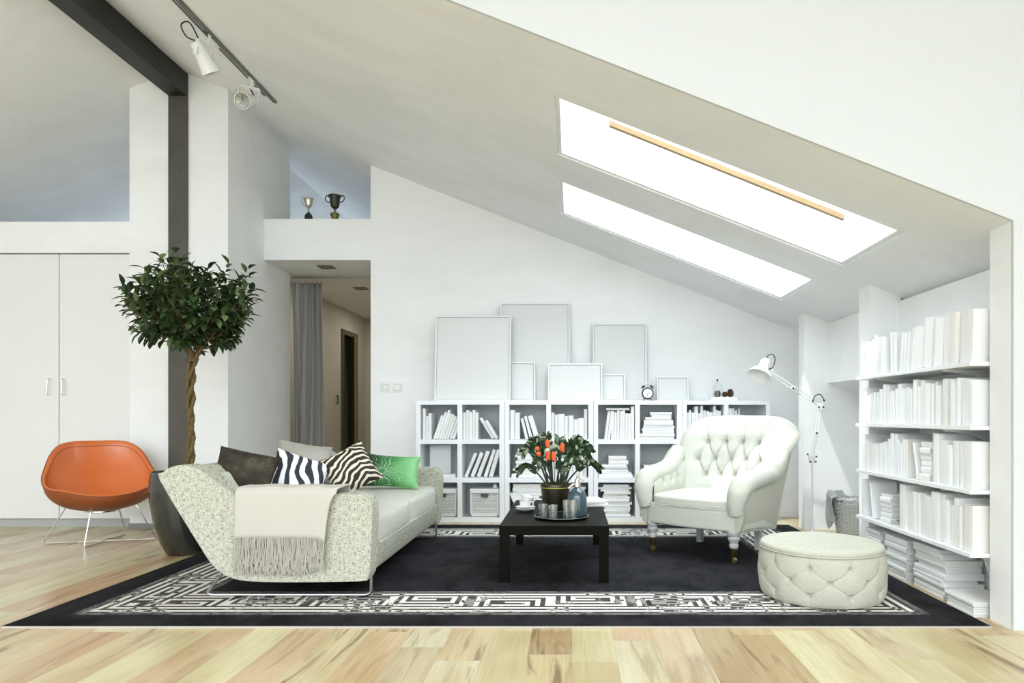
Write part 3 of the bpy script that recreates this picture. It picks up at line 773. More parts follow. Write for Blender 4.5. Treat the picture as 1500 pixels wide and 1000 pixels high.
# ================================================================ ARMCHAIR
def armchair():
    r = thing('armchair', 'pale linen button-tufted armchair with rolled arms on turned legs with brass castors', 'armchair', (.948, 5.33, RG), math.atan2(-.65, .76))
    WL[r.name] = Vector((0, 0, 0))
    lin = M['linen']
    # seat base: D-shaped front, sloping underside
    def base(p, n):
        x, y, z = p
        if z < 0: z -= .05*max(0, (y+.1))/.4
        if y < 0: y -= .035*(1-(x/.43)**2)
        x *= 1-.10*max(0, y)/.37
        return (x, y, z)
    b = B(); b.soft((0, .30, .315), (.44, .375, .088), k=12, n=26, fn=base); b.build('seat_base', lin, r, world=False, smooth=60)
    b = B(); b.soft((0, .25, .425), (.375, .335, .045), k=6, n=24, puff=(0, 0, .75), fn=lambda p, n: (p[0], p[1]-.03*(1-n[0]**2)*(n[1] < 0), p[2]))
    b.build('seat_cushion', lin, r, world=False, smooth=60)
    P = [Vector((.415*math.sin(a), 0, 0)) for a in (0,)]
    b = B(); pts = []
    for i in range(33):
        x = -.40+.80*i/32; pts.append((x, -.095-.033*(1-(x/.43)**2)+.012*(abs(x)/.40)**8, .396))
    b.tube(pts, .0045, 6); b.build('front_seam', plain('seam_thread', (.45, .46, .40), .9), r, world=False)
    # back
    btn = [(s, .655) for s in (-.48, -.16, .16, .48)]+[(s, .46) for s in (-.64, -.32, 0, .32, .64)]+[(s, .28) for s in (-.48, -.16, .16, .48)]
    lines = []
    for (s, t) in btn:
        for (s2, t2) in btn:
            if t2 < t and abs(abs(s-s2)-.16) < .01 and t-t2 < .22: lines.append((s, t, s2, t2))
    for s in (-.48, -.16, .16, .48): lines.append((s, .655, s*1.06, .97))
    def W(t): return .345+.24*t**1.1
    def segd(s, t, l):
        ax, ay, bx, by = l; k = .47; h = .72
        px, py = s*k, t*h; ax *= k; bx *= k; ay *= h; by *= h
        dx, dy = bx-ax, by-ay; u = max(0, min(1, ((px-ax)*dx+(py-ay)*dy)/(dx*dx+dy*dy)))
        return math.hypot(px-ax-u*dx, py-ay-u*dy), u
    def tuft(s, t):
        d = 0
        for (a, c) in btn:
            rr = math.hypot((s-a)*.47, (t-c)*.72); d += .030*math.exp(-(rr/.020)**2)+.018*math.exp(-(rr/.05)**2)
        m = 0
        for i, l in enumerate(lines):
            dd, u = segd(s, t, l)
            am = .017 if l[3] < .9 else .020*(1-u)
            m = max(m, am*1.5*math.exp(-dd/.009))
        return d+m
    def bpt(s, t, side):
        tb = t
        z = .36+tb*(.735-.135*abs(s)**5)
        x = s*W(tb)*(1-.085*max(0, (tb-.72)/.28)**2.2)
        y = .53+.31*tb**1.05-.13*s*s*(1-.25*tb)
        e = max(0, 1-abs(s)**9)**.5*max(0, 1-max(0, (t-.55)/.45)**5)**.5
        th = (.11+.03*math.sin(PI*t))*e
        y += side*th*.62
        z += side*th*(-.20)
        # top roll leans back
        y += .05*max(0, t-.75)/.25
        if side < 0 and e > .25: y += tuft(s, t)*min(1, (e-.25)*3)
        return (x, y, z)
    def ss(u): a = 2*u-1; return math.sin(a*PI/2)*.6+a*.4 if abs(a) < 1 else a
    def tt(v): return 1-(1-v)**1.35
    b = B(); b.grid(lambda u, v: bpt(ss(u), tt(v), -1), 200, 140); k1 = len(b.f)
    b.grid(lambda u, v: bpt(ss(u), tt(v), 1), 60, 40)
    o = b.build('backrest', lin, r, world=False, smooth=0)
    bm_merge(o)
    bm = M['linen_otto']
    for (s, t) in btn:
        p = Vector(bpt(s, t, -1)); q_ = B(); q_.ball((p.x, p.y-.008, p.z), .011, .007, .011, 10); q_.build('button', lin, r, world=False)
    # cross seams where arms meet the back
    # arms
    for sg in (-1, 1):
        path = [(.395, -.075, .37, .055, .05), (.405, -.085, .45, .070, .06), (.418, -.070, .53, .082, .072), (.43, -.02, .585, .088, .078), (.438, .07, .607, .088, .078),
                (.44, .17, .615, .086, .078), (.442, .27, .632, .085, .08), (.450, .36, .650, .085, .085), (.460, .44, .692, .085, .09), (.470, .50, .745, .08, .085), (.478, .55, .80, .06, .06)]
        cp = spline([(a[0]*sg, a[1], a[2]) for a in path], 6); rr = spline([(a[3], a[4], 0) for a in path], 6)
        b = B(); ring = 20; vs = []
        for i, p in enumerate(cp):
            t = (cp[min(i+1, len(cp)-1)]-cp[max(0, i-1)]).normalized()
            side = Vector((sg, 0, 0)); side = (side-t*side.dot(t)).normalized(); up = side.cross(t)*(1 if sg > 0 else -1)
            for k in range(ring):
                a = 2*PI*k/ring; pl = 1-.035*max(0, math.cos(i*.9))*(1 if 3 < i < 26 else 0)*.8
                vs.append(p+side*math.cos(a)*rr[i].x*pl+up*math.sin(a)*rr[i].y*pl)
        fs = [(i*ring+k, i*ring+(k+1) % ring, (i+1)*ring+(k+1) % ring, (i+1)*ring+k) for i in range(len(cp)-1) for k in range(ring)]
        fs += [tuple(range(ring)), tuple((len(cp)-1)*ring+k for k in range(ring))]
        b.add(vs, fs); o = b.build('arm_roll', lin, r, world=False, smooth=60); bm_merge(o)
        # outer side panel : from arm roll down to the base, front to back
        def sp(u, v, off):
            y = -.075+u*.76
            ztop = .60 if u < .3 else .60+.27*min(1, ((u-.3)/.55))**1.6
            ztop = min(ztop, .84)
            zbot = .235-.06*u
            ztop = ztop if u > .08 else .42+.18*(u/.08)**.5
            z = zbot+(ztop-zbot)*v
            x = .425+.035*v+.015*math.sin(PI*v)+.01*math.sin(PI*u)-.03*(1-v)*u
            if u > .9: x -= .03*((u-.9)/.1)**2
            y += .20*v*v*u*u
            return (sg*(x-off), y, z)
        b = B(); b.grid(lambda u, v: sp(u, v, 0), 28, 16); n1 = len(b.v)
        b.grid(lambda u, v: sp(u, v, .075), 28, 16)
        W1 = 29; H = 17; loop = [i for i in range(W1)]+[j*W1+28 for j in range(1, H)]+[16*W1+i for i in range(27, -1, -1)]+[j*W1 for j in range(15, 0, -1)]
        for i in range(len(loop)):
            a, c = loop[i], loop[(i+1) % len(loop)]; b.f.append((a, c, c+n1, a+n1)); b.mi.append(0)
        o = b.build('side_panel', M['linen_otto'], r, world=False, smooth=50); bm_merge(o); o.data.set_sharp_from_angle(angle=R(50))
        # inner arm with three buttons
        def ip(u, v):
            y = -.05+u*.60; z = .42+v*.20+.11*u*u*v
            x = .345+.03*v+.025*math.sin(PI*v)*-1+.0*u
            dd = 0
            for k in range(3):
                uu = .28+.2*k; dd += .022*math.exp(-(((u-uu)*.6)**2+((v-.62)*.2)**2)/.0005)+.008*math.exp(-(((u-uu)*.6)**2)/.0002)*(v > .62)
            return (sg*(x+dd), y, z)
        b = B(); b.grid(ip, 50, 24); n1 = len(b.v); b.grid(lambda u, v: (sg*.43, ip(u, v)[1], ip(u, v)[2]), 50, 24)
        o = b.build('inner_arm', lin, r, world=False, smooth=60); bm_merge(o)
        for k in range(3):
            p = Vector(ip(.28+.2*k, .62)); q_ = B(); q_.ball((p.x-sg*.004, p.y, p.z), .006, .010, .010, 10); q_.build('button', lin, r, world=False)
    # legs
    for (x, y) in ((-.36, -.03), (.36, -.03)):
        b = B(); b.lathe([(.030, .112), (.034, .125), (.034, .14), (.028, .148), (.040, .165), (.047, .185), (.038, .197), (.052, .215), (.056, .235), (.052, .25), (.03, .252)], (x, y, -.0), 24)
        lg = b.build('leg', M['greyleg'], r, world=False, smooth=40)
        b = B(); b.lathe([(.0, .045), (.012, .045), (.017, .05), (.028, .11), (.030, .1119)], (x, y, 0), 20)
        b.M = Matrix.Translation((x+.006, y, .021)) @ Matrix.Rotation(R(90), 4, 'X') @ Matrix.Translation((0, 0, -.009)); b.lathe([(0, 0), (.018, 0), (.0205, .004), (.0205, .014), (.018, .018), (0, .018)], (0, 0, 0), 20)
        b.M = None; b.box((x-.004, y-.013, .02), (x+.012, y-.010, .06)).box((x-.004, y+.010, .02), (x+.012, y+.013, .06))
        b.build('brass_castor', M['brass'], lg, world=False)
    for (x, y) in ((-.27, .57), (.27, .57)):
        b = B(); b.prism([(x-.028, .30), (x+.028, .30), (x+.022, 0), (x-.022, 0)], y-.025, y+.025); b.M = None
        b.build('leg', M['greyleg'], r, world=False, smooth=0, bevel=.003)
armchair()

# ================================================================ OTTOMAN
def ottoman():
    c = Vector((1.525, 4.185, RG)); r = thing('ottoman', 'round button-tufted linen ottoman with a padded lid at the front right of the rug', 'ottoman', c)
    rad, H = .365, .285; nb = 10
    rows = [(.225, 0), (.145, .5), (.070, 0)]
    btn = [((k+o)*2*PI/nb+R(-92+8), z) for (z, o) in rows for k in range(nb)]
    lines = []
    for (a, z) in btn:
        for (a2, z2) in btn:
            if z2 < z and z-z2 < .1:
                da = (a2-a+PI) % (2*PI)-PI
                if abs(abs(da)-PI/nb) < .01: lines.append((a, z, a+da, z2))
    for (a, z) in btn:
        if z > .2: lines.append((a, z, a, .29))
        if z < .1: lines.append((a, z, a, 0))
    def f(u, v):
        a = u*2*PI; z = .004+v*H
        rr = rad*(1-.05*(abs(2*v-1))**6)+.010*math.sin(PI*v)
        d = 0; m = 0
        for (ba, bz) in btn:
            da = ((ba-a+PI) % (2*PI)-PI)*rad
            if abs(da) > .15: continue
            q_ = math.hypot(da, z-bz); d += .020*math.exp(-(q_/.012)**2)+.010*math.exp(-(q_/.038)**2)
        for l in lines:
            ax = ((l[0]-a+PI) % (2*PI)-PI)*rad
            if abs(ax) > .3: continue
            bx = ax+(l[2]-l[0])*rad; dx, dy = bx-ax, l[3]-l[1]
            t = max(0, min(1, (-ax*dx+(z-l[1])*dy)/(dx*dx+dy*dy))); q_ = math.hypot(ax+t*dx, z-l[1]-t*dy)
            m = max(m, .0048*math.exp(-(q_/.0045)**1.5))
        rr -= d+m
        return (c.x+rr*math.cos(a), c.y+rr*math.sin(a), c.z+z)
    b = B(); b.grid(f, 420, 72, wu=True)
    b.add([(c.x+rad*.94*math.cos(2*PI*k/60), c.y+rad*.94*math.sin(2*PI*k/60), c.z+.004) for k in range(60)], [tuple(range(59, -1, -1))])
    b.build('body', M['linen_otto'], r, smooth=60)
    b = B(); b.lathe([(rad*.95, .286), (rad*.965, .289), (rad*.98, .296), (rad*.985, .305), (rad*.975, .316), (rad*.94, .326), (rad*.8, .333), (rad*.4, .337), (0, .338)], c, 72); b.build('lid', M['linen_otto'], r, smooth=60)
    b = B(); b.tube([(c.x+rad*.985*math.cos(2*PI*k/72), c.y+rad*.985*math.sin(2*PI*k/72), c.z+.291) for k in range(72)], .0045, 6, closed=True); b.build('piping', M['linen_otto'], r)
    for (a, z) in btn:
        p = f(a/(2*PI), (z-.004)/H); d = Vector((math.cos(a), math.sin(a), 0))*.004; q_ = B(); q_.ball(Vector(p)+d, .009, .009, .009, 10); q_.build('button', M['linen_otto'], r)
    b = B(); b.lathe([(0, 0), (rad*.85, 0), (rad*.85, .006), (0, .006)], c, 40); b.build('base_disc', M['black'], r)
ottoman()

# ================================================================ ORANGE CHAIR
def shell_chair():
    cx, cy = -4.14, 6.02; r = thing('lounge_chair', 'orange leather bucket lounge chair on thin chrome wire legs beside the wardrobe', 'chair', (cx, cy, 0))
    fa = R(-48)      # the way it faces
    def rim(a):       # a: 0 front, pi back
        w = (1-math.cos(a))/2
        keys = [(-30, .45), (0, .43), (25, .445), (48, .475), (70, .49), (90, .53), (110, .63), (128, .78), (145, .855), (180, .868), (215, .855)]
        d = abs(math.degrees((a+PI) % (2*PI)-PI))
        for i in range(1, len(keys)-2):
            if keys[i][0] <= d <= keys[i+1][0]:
                (xa, ya), (xb, yb), (xc, yc), (xd, yd) = keys[i-1:i+3]
                t = (d-xb)/(xc-xb); m1 = (yc-ya)/(xc-xa)*(xc-xb); m2 = (yd-yb)/(xd-xb)*(xc-xb)
                return (2*t**3-3*t*t+1)*yb+(t**3-2*t*t+t)*m1+(3*t*t-2*t**3)*yc+(t**3-t*t)*m2
        return .86
    def RR(a):
        d = abs(math.degrees((a+PI) % (2*PI)-PI))
        return .385+.035*math.exp(-((d-88)/32)**2)+.0*d-.02*math.exp(-((d-180)/25)**2)+.03*math.exp(-(d/40)**2)
    def pt(a, q_, th):
        # q_ 0 centre .. 1 rim
        R0 = RR(a)-th*.75; zr = rim(a)
        rho = R0*(math.sin(q_*PI/2)**.88); zz = .275+th+(zr-.275-th)*(1-math.cos(q_*PI/2))
        # back rest leans outward near the top
        w = max(0, -math.cos(a)); rho += .06*w*max(0, q_-.6)/.4
        an = fa+a
        return (cx+rho*math.cos(an), cy+rho*math.sin(an), zz)
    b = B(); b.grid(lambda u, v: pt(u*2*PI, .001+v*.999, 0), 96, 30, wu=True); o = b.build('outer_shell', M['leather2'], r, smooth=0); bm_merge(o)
    b = B(); b.grid(lambda u, v: pt(u*2*PI, .001+v*.985, .035), 96, 30, wu=True)
    n1 = len(b.v)
    # rounded lip joining the pad to the rim
    b.grid(lambda u, v: (lambda A, C: (A[0]+(C[0]-A[0])*v, A[1]+(C[1]-A[1])*v, A[2]+(C[2]-A[2])*v+.016*math.sin(PI*v)))(pt(u*2*PI, .986, .035), pt(u*2*PI, 1.0, 0)), 96, 6, wu=True)
    o = b.build('seat_pad', M['leather'], r, smooth=0); bm_merge(o)
    for nm, q_, th, z, rd in (('piping', 1.0, -.002, .002, .005), ('stitch_line', .95, .033, .004, .003)):
        b = B(); b.tube([Vector(pt(2*PI*k/120, q_, th))+Vector((0, 0, z)) for k in range(120)], rd, 6, closed=True); b.build(nm, M['seam'], r)
    A, Bq, E, C = Vector((-4.56, 5.88, .008)), Vector((-4.075, 5.70, .008)), Vector((-3.71, 6.10, .008)), Vector((-4.14, 6.34, .008))
    up = {}
    for k, p in (('A', A), ('B', Bq), ('E', E), ('C', C)):
        d = Vector((cx, cy, 0))-p; d.z = 0; q_ = p+d*(.42); q_.z = .345; up[k] = q_
    for a, c_, n in ((A, E, 'AE'), (Bq, C, 'BC')):
        dz = .0 if n == 'AE' else .0135
        m = (a+c_)/2
        pts = [up[n[0]], a+(up[n[0]]-a)*.06, a+Vector((0, 0, .003))+(c_-a)*.012, a+(c_-a)*.05]
        mid = [a+(c_-a)*t+Vector((0, 0, dz*math.exp(-((t-.5)/.1)**2))) for t in (.2, .35, .43, .5, .57, .65, .8)]
        pts += mid+[c_-(c_-a)*.05, c_+Vector((0, 0, .003))-(c_-a)*.012, c_+(up[n[1]]-c_)*.06, up[n[1]]]
        b = B(); b.tube(pts, .0065, 8); b.build('wire_leg', M['chrome'], r)
    b = B(); b.lathe([(0, .262), (.10, .262), (.13, .27), (.13, .30), (0, .30)], (cx, cy, 0), 24); b.build('mount_plate', M['chrome'], r)
shell_chair()

# ================================================================ FICUS
def ficus():
    c = Vector((-3.11, 5.50, 0)); r = thing('potted_tree', 'round-headed ficus tree with braided trunk in a tall dark glazed pot behind the sofa', 'potted plant', c)
    prof = [(0, 0), (.130, 0), (.140, .01), (.185, .10), (.228, .25), (.255, .42), (.261, .52), (.257, .60), (.250, .645), (.250, .66), (.246, .662), (.243, .65), (.243, .60), (0, .60)]
    b = B(); b.lathe(prof[:-1]+[(.243, .595)], c, 48); b.build('pot', M['pot'], r, smooth=50)
    b = B(); b.lathe([(0, .60), (.15, .605), (.2425, .60)], c, 32); b.build('soil', M['soil'], r)
    rnd = random.Random(11)
    bark = plain('bark', (.13, .085, .030), .85, bump=1.0, scale=60, var=.8)
    b = B()
    for k in range(3):
        pts = []
        for i in range(60):
            t = i/59; z = .59+t*.99; a = 2*PI*k/3+t*2*PI*2.1
            rr = .017+.006*math.sin(t*9+k)+.012*max(0, t-.8)/.2; s_ = .055*t
            pts.append((c.x+.02+s_*.6+.012*math.sin(t*6)+rr*math.cos(a), c.y+rr*math.sin(a), z))
        b.tube(pts, [.0205-.006*i/59+.0035*math.sin(i*.9+k*2)+.002*math.sin(i*2.3) for i in range(60)], 8)
    b.build('trunk', bark, r, smooth=60)
    # crown: branches from the top of the trunk, leaves in whorls along twigs
    cc = Vector((c.x+.06, c.y, 2.01)); RX_, RZ_ = .50, .40
    tips = []; bb = B()
    lf = B()
    def leaf(p, d, up, L, w):
        d = d.normalized(); s = d.cross(up)
        if s.length < .05: s = d.orthogonal()
        s.normalize(); n = s.cross(d)
        base = len(lf.v); prof_ = [(0, .0), (.18, .55), (.45, 1.0), (.72, .85), (.92, .35), (1, 0)]
        vs = []
        for (t, ww) in prof_:
            q_ = p+d*L*t-n*(L*.28*t*t); 
            if ww == 0: vs.append(q_)
            else: vs += [q_+s*w*ww+n*w*ww*.35, q_, q_-s*w*ww+n*w*ww*.35]
        fs = [(0, 1, 2), (0, 2, 3)]
        for i in range(3):
            o_ = 1+3*i; fs += [(o_, o_+3, o_+4, o_+1), (o_+1, o_+4, o_+5, o_+2)]
        fs += [(10, 13, 11), (11, 13, 12)]
        lf.cur = rnd.choice((0, 0, 0, 1, 1, 2)); lf.add(vs, fs)
    top = Vector((c.x+.055, c.y, 1.57))
    for k in range(175):
        a = rnd.random()*2*PI; zz = rnd.uniform(-1, 1); rh = math.sqrt(1-zz*zz); rad = .60+.40*rnd.random()**.6
        if zz > 0: rh = rh**.55
        d = Vector((rh*math.cos(a)*RX_, rh*math.sin(a)*RX_, zz*RZ_*((.86+.14*abs(math.cos(a))) if zz > 0 else .95)))
        # broad-shouldered crown
        tip = cc+d*rad+Vector((0, 0, .03*math.sin(a*3)))
        root = top+Vector((0, 0, .04+.25*rnd.random()))+(tip-top)*.12
        mid = (root+tip)/2+Vector((0, 0, -.04))
        if k % 2 == 0:
            P = spline([root, mid, tip], 5); bb.tube(P, [.009-.007*i/(len(P)-1) for i in range(len(P))], 5)
        dirn = (tip-mid).normalized()
        nl = rnd.randint(8, 12)
        for i in range(nl):
            t = .15+.85*i/(nl-1); p = mid.lerp(tip, t)
            az = i*2.4+rnd.random(); o_ = dirn.orthogonal().normalized(); o2 = dirn.cross(o_)
            out = o_*math.cos(az)+o2*math.sin(az)
            dd = (dirn*(.35+.5*t)+out*.85+Vector((0, 0, -.10+.25*rnd.random())))
            leaf(p, dd, Vector((0, 0, 1)), .074+.036*rnd.random(), .020+.007*rnd.random())
    # three main forks
    for dx, dy in ((-.09, .03), (.10, 0), (0, -.07)):
        P = spline([top+Vector((dx*.1, dy*.1, -.02)), top+Vector((dx*.6, dy*.6, .07)), top+Vector((dx*1.6, dy*1.6, .22)), top+Vector((dx*2.2, dy*2.4, .42))], 5)
        bb.tube(P, [.021-.014*i/(len(P)-1) for i in range(len(P))], 7)
    bb.build('branches', bark, r, smooth=60)
    G = []
    for nm, cA in (('leaf_dark', (.022, .046, .015)), ('leaf_mid', (.048, .092, .028)), ('leaf_light', (.13, .19, .075))):
        m = plain(nm, cA, .38, var=.35, scale=20, spec=.4); G.append(m)
    lf.build('foliage', G, r, smooth=0)
ficus()

# ================================================================ COFFEE TABLE
TX0, TX1, TY0, TY1, TZ = -.478, .243, 4.47, 5.86, .385
r = thing('coffee_table', 'low black-brown wooden coffee table in the middle of the rug', 'table', ((TX0+TX1)/2, (TY0+TY1)/2, RG))
b = B().box((TX0, TY0, TZ-.062), (TX1, TY1, TZ)); b.build('tabletop', M['darkwood'], r, smooth=0, bevel=.002)
w = .062
for x in (TX0+.002, TX1-w-.002):
    for y in (TY0+.002, TY1-w-.002):
        B().box((x, y, RG), (x+w, y+w, TZ-.0622)).build('leg', M['darkwood'], r, smooth=0, bevel=.002)

# tray
tc_ = Vector((-.075, 4.83, TZ)); r = thing('tray', 'round shallow dark green metal tray at the front of the coffee table', 'tray', tc_)
b = B(); b.lathe([(0, .001), (.165, .001), (.178, .005), (.190, .014), (.193, .016), (.190, .018), (.176, .009), (.165, .005), (0, .005)], tc_, 56); b.build('dish', plain('tray_dark_green', (.012, .030, .024), .15, .5), r, smooth=50)
b = B(); b.tube([(tc_.x+.192*math.cos(2*PI*k/64), tc_.y+.192*math.sin(2*PI*k/64), TZ+.017) for k in range(64)], .0022, 6, closed=True); b.build('rim', M['steel'], r)
tz = TZ+.0055
# glasses
def tumbler(name, x, y, rad, h, label):
    o = thing(name, label, 'glass', (x, y, tz), 0, 'drinking glasses on the tray')
    b = B(); n = 40
    def pr(rr, z): return [(x+rr*(1+.025*math.cos(8*2*PI*k/n))*math.cos(2*PI*k/n), y+rr*(1+.025*math.cos(8*2*PI*k/n))*math.sin(2*PI*k/n), tz+z) for k in range(n)]
    rows = [pr(rad*.80, 0), pr(rad*.82, .004), pr(rad*.90, h*.5), pr(rad, h), pr(rad*.93, h), pr(rad*.80, h*.5), pr(rad*.70, .012)]
    vs = [v for q_ in rows for v in q_]; fs = [(i*n+k, i*n+(k+1) % n, (i+1)*n+(k+1) % n, (i+1)*n+k) for i in range(6) for k in range(n)]
    fs += [tuple(range(n-1, -1, -1)), tuple(6*n+k for k in range(n))]
    b.add(vs, fs); b.build('bowl', M['glass'], o, smooth=40)
for px, D, rd, h, lb in ((795.5, 4.755, .032, .100, 'short clear glass tumbler at the left edge of the tray'), (810, 4.72, .034, .098, 'short clear glass tumbler, second from the left on the tray'),
                     (829.5, 4.74, .026, .130, 'tall clear glass in the middle of the tray, left of its twin'), (839.5, 4.70, .027, .135, 'tall clear glass in front of the blue siphon bottle')):
    tumbler('drinking_glass', (px-838)*D/1000, D, rd, h, lb)
# siphon
c = Vector(((844.5-838)*4.87/1000+.005, 4.87, tz)); r = thing('soda_siphon', 'blue glass soda siphon bottle with metal spout on the tray', 'bottle', c)
b = B(); b.lathe([(0, 0), (.060, 0), (.067, .008), (.069, .03), (.069, .12), (.066, .145), (.055, .172), (.038, .192), (.020, .205), (.017, .215), (0, .215)], c, 40); b.build('bottle', M['blue'], r, smooth=50)
b = B(); b.lathe([(.020, .205), (.024, .21), (.024, .235), (.018, .245), (.016, .262), (.010, .268), (0, .27)], c, 20)
b.tube([c+Vector((0, 0, .235)), c+Vector((-.03, -.004, .225)), c+Vector((-.062, -.008, .198))], [.010, .009, .007], 8)
b.tube([c+Vector((0, 0, .262)), c+Vector((.012, 0, .275)), c+Vector((.045, -.004, .250))], .004, 6)
b.tube([c+Vector((0, 0, .26)), c+Vector((0, 0, .29))], .007, 8)
b.build('metal_head', M['silver'], r)
# flower pot with plant
pc = Vector((-.125, 5.17, TZ)); r = thing('potted_plant', 'leafy plant with orange flowers in a dark metal bucket on the coffee table', 'potted plant', pc)
b = B(); b.lathe([(0, .001), (.092, .001), (.095, .006), (.108, .15), (.110, .175), (.114, .178), (.115, .205), (.112, .210), (.104, .210), (.104, .17)], pc, 48)
b.build('bucket', plain('bucket_metal', (.045, .042, .026), .3, .75, var=.5, scale=8, stretch=(1, 1, 12)), r, smooth=40)
b = B(); b.lathe([(.1145, .1785), (.1165, .180), (.1165, .184), (.1145, .1855)], pc, 48); b.build('yellow_band', plain('olive_band', (.36, .36, .05), .4), r)
b = B(); b.lathe([(0, .175), (.1035, .172)], pc, 24); b.build('soil', M['soil'], r)
rnd = random.Random(5); st = B(); lf = B(); fl = B()
def pleaf(p, d, s, L, w):
    d = d.normalized(); s = s-d*s.dot(d); s.normalize(); n = s.cross(d)
    vs = [p]; 
    for (t, ww) in ((.25, .8), (.55, 1), (.8, .7)): q_ = p+d*L*t-n*L*.1*t; vs += [q_+s*w*ww+n*w*.25, q_, q_-s*w*ww+n*w*.25]
    vs.append(p+d*L); fs = [(0, 1, 2), (0, 2, 3), (1, 4, 5, 2), (2, 5, 6, 3), (4, 7, 8, 5), (5, 8, 9, 6), (7, 10, 8), (8, 10, 9)]
    lf.cur = rnd.choice((0, 0, 0, 1, 2)); lf.add(vs, fs)
stems = [(-.235, -.02, .175, .11), (-.16, .04, .36, .33), (-.20, -.03, .32, .27), (-.07, .05, .40, .36), (-.12, -.06, .25, .22), (.02, .06, .38, .33), (.08, 0, .34, .30), (.15, .05, .33, .30),
         (.22, -.02, .27, .22), (.20, .04, .34, .20), (.28, .0, .20, .16), (.07, -.08, .20, .12), (.13, -.06, .26, .20), (-.02, -.05, .30, .27), (-.13, .08, .38, .30), (.17, .10, .38, .30)]
for (dx, dy, hz, mz) in stems:
    a0 = pc+Vector((dx*.22+rnd.uniform(-.02, .02), dy*.3, .17)); P = spline([a0, a0+Vector((dx*.35, dy*.4, hz*.62)), a0+Vector((dx*.72, dy*.8, hz)), a0+Vector((dx*1.05, dy*1.1, hz*.93-.045))], 8)
    st.tube(P, [.0085-.0065*i/(len(P)-1) for i in range(len(P))], 6)
    for i in range(9, len(P)-1):
        d = (P[i+1]-P[i]).normalized(); s = d.cross(Vector((0, .6, .8))).normalized()
        for sg in (-1, 1):
            pleaf(P[i], d*.6+s*sg+Vector((0, -.2*rnd.random(), .1)), d, .045+.015*rnd.random(), .013)
ofl = plain('orange_flower', (.85, .13, .03), .5)
for (px, py, D) in ((802, 650, 5.12), (803, 667, 5.08), (811, 668, 5.02), (823.5, 655, 5.12), (787, 655, 5.1), (789, 663, 5.05), (801, 660, 5.14)):
    p = S(px, py, D); big = px > 800
    st.tube(spline([pc+Vector((rnd.uniform(-.03, .03), 0, .17)), (p+pc+Vector((0, 0, .1)))/2, p], 5), .0035, 5)
    L = .034 if big else .018
    fl = B()
    for k in range(16 if big else 7):
        a = k*2.4; t = k/16; q_ = p+Vector((.010*math.cos(a), .010*math.sin(a), (-.5+t)*L*1.6))
        fl.ball(q_, .0075, .0075, .013, 6)
    fl.build('flower', ofl, r, smooth=60)
st.build('stems', plain('dark_stem', (.030, .032, .020), .4), r, smooth=60)
lf.build('foliage', [plain('zz_leaf_dark', (.020, .045, .018), .28), plain('zz_leaf_mid', (.06, .12, .045), .3), plain('zz_leaf_pale', (.45, .52, .38), .4)], r, smooth=0)
# cups on saucers
cc = Vector(((769.5-838)*5.17/1000, 5.17, TZ))
def saucer(z, rad, label):
    o = B(); c_ = cc+Vector((0, 0, z)); o.lathe([(0, .001), (.03, 0), (.034, .002), (rad*.7, .008), (rad, .017), (rad*.995, .019), (rad*.7, .011), (.034, .005), (0, .005)], c_, 40)
    rt = thing('saucer', label, 'saucer', c_, 0, 'white saucers stacked under the teacups'); o.build('plate', M['porcelain'], rt, smooth=50)
    o = B(); o.tube([(c_.x+rad*math.cos(2*PI*k/48), c_.y+rad*math.sin(2*PI*k/48), c_.z+.018) for k in range(48)], .0016, 5, closed=True); o.build('rim_line', M['rim'], rt)
saucer(.0005, .073, 'white saucer with dark rim, lowest of the stack on the coffee table')
saucer(.0165, .074, 'white saucer with dark rim, directly under the lower teacup')
def cup(z, flip, rot, label, dx=0):
    c_ = cc+Vector((dx, 0, z)); rt = thing('teacup', label, 'cup', c_, rot, 'white teacups stacked on the saucers'); WL[rt.name] = Vector((0, 0, 0))
    pr = [(0, .002), (.022, 0), (.024, .004), (.034, .012), (.042, .028), (.045, .048), (.0465, .052), (.044, .0525), (.040, .03), (.032, .015), (0, .008)]
    o = B(); o.lathe(pr, (0, 0, 0), 36); x = o.build('bowl', M['porcelain'], rt, world=False, smooth=60)
    o = B(); o.tube(spline([(.043, 0, .042), (.060, 0, .044), (.066, 0, .032), (.058, 0, .018), (.038, 0, .016)], 5), .0035, 7); o.build('handle', M['porcelain'], rt, world=False)
    return rt
cup(.0255, 0, R(-20), 'white teacup, the lower of the two stacked on saucers')
cp = cup(.062, 0, R(30), 'white teacup tipped into the cup below, topmost of the stack', .008); cp.rotation_euler = (R(8), R(9), R(25))
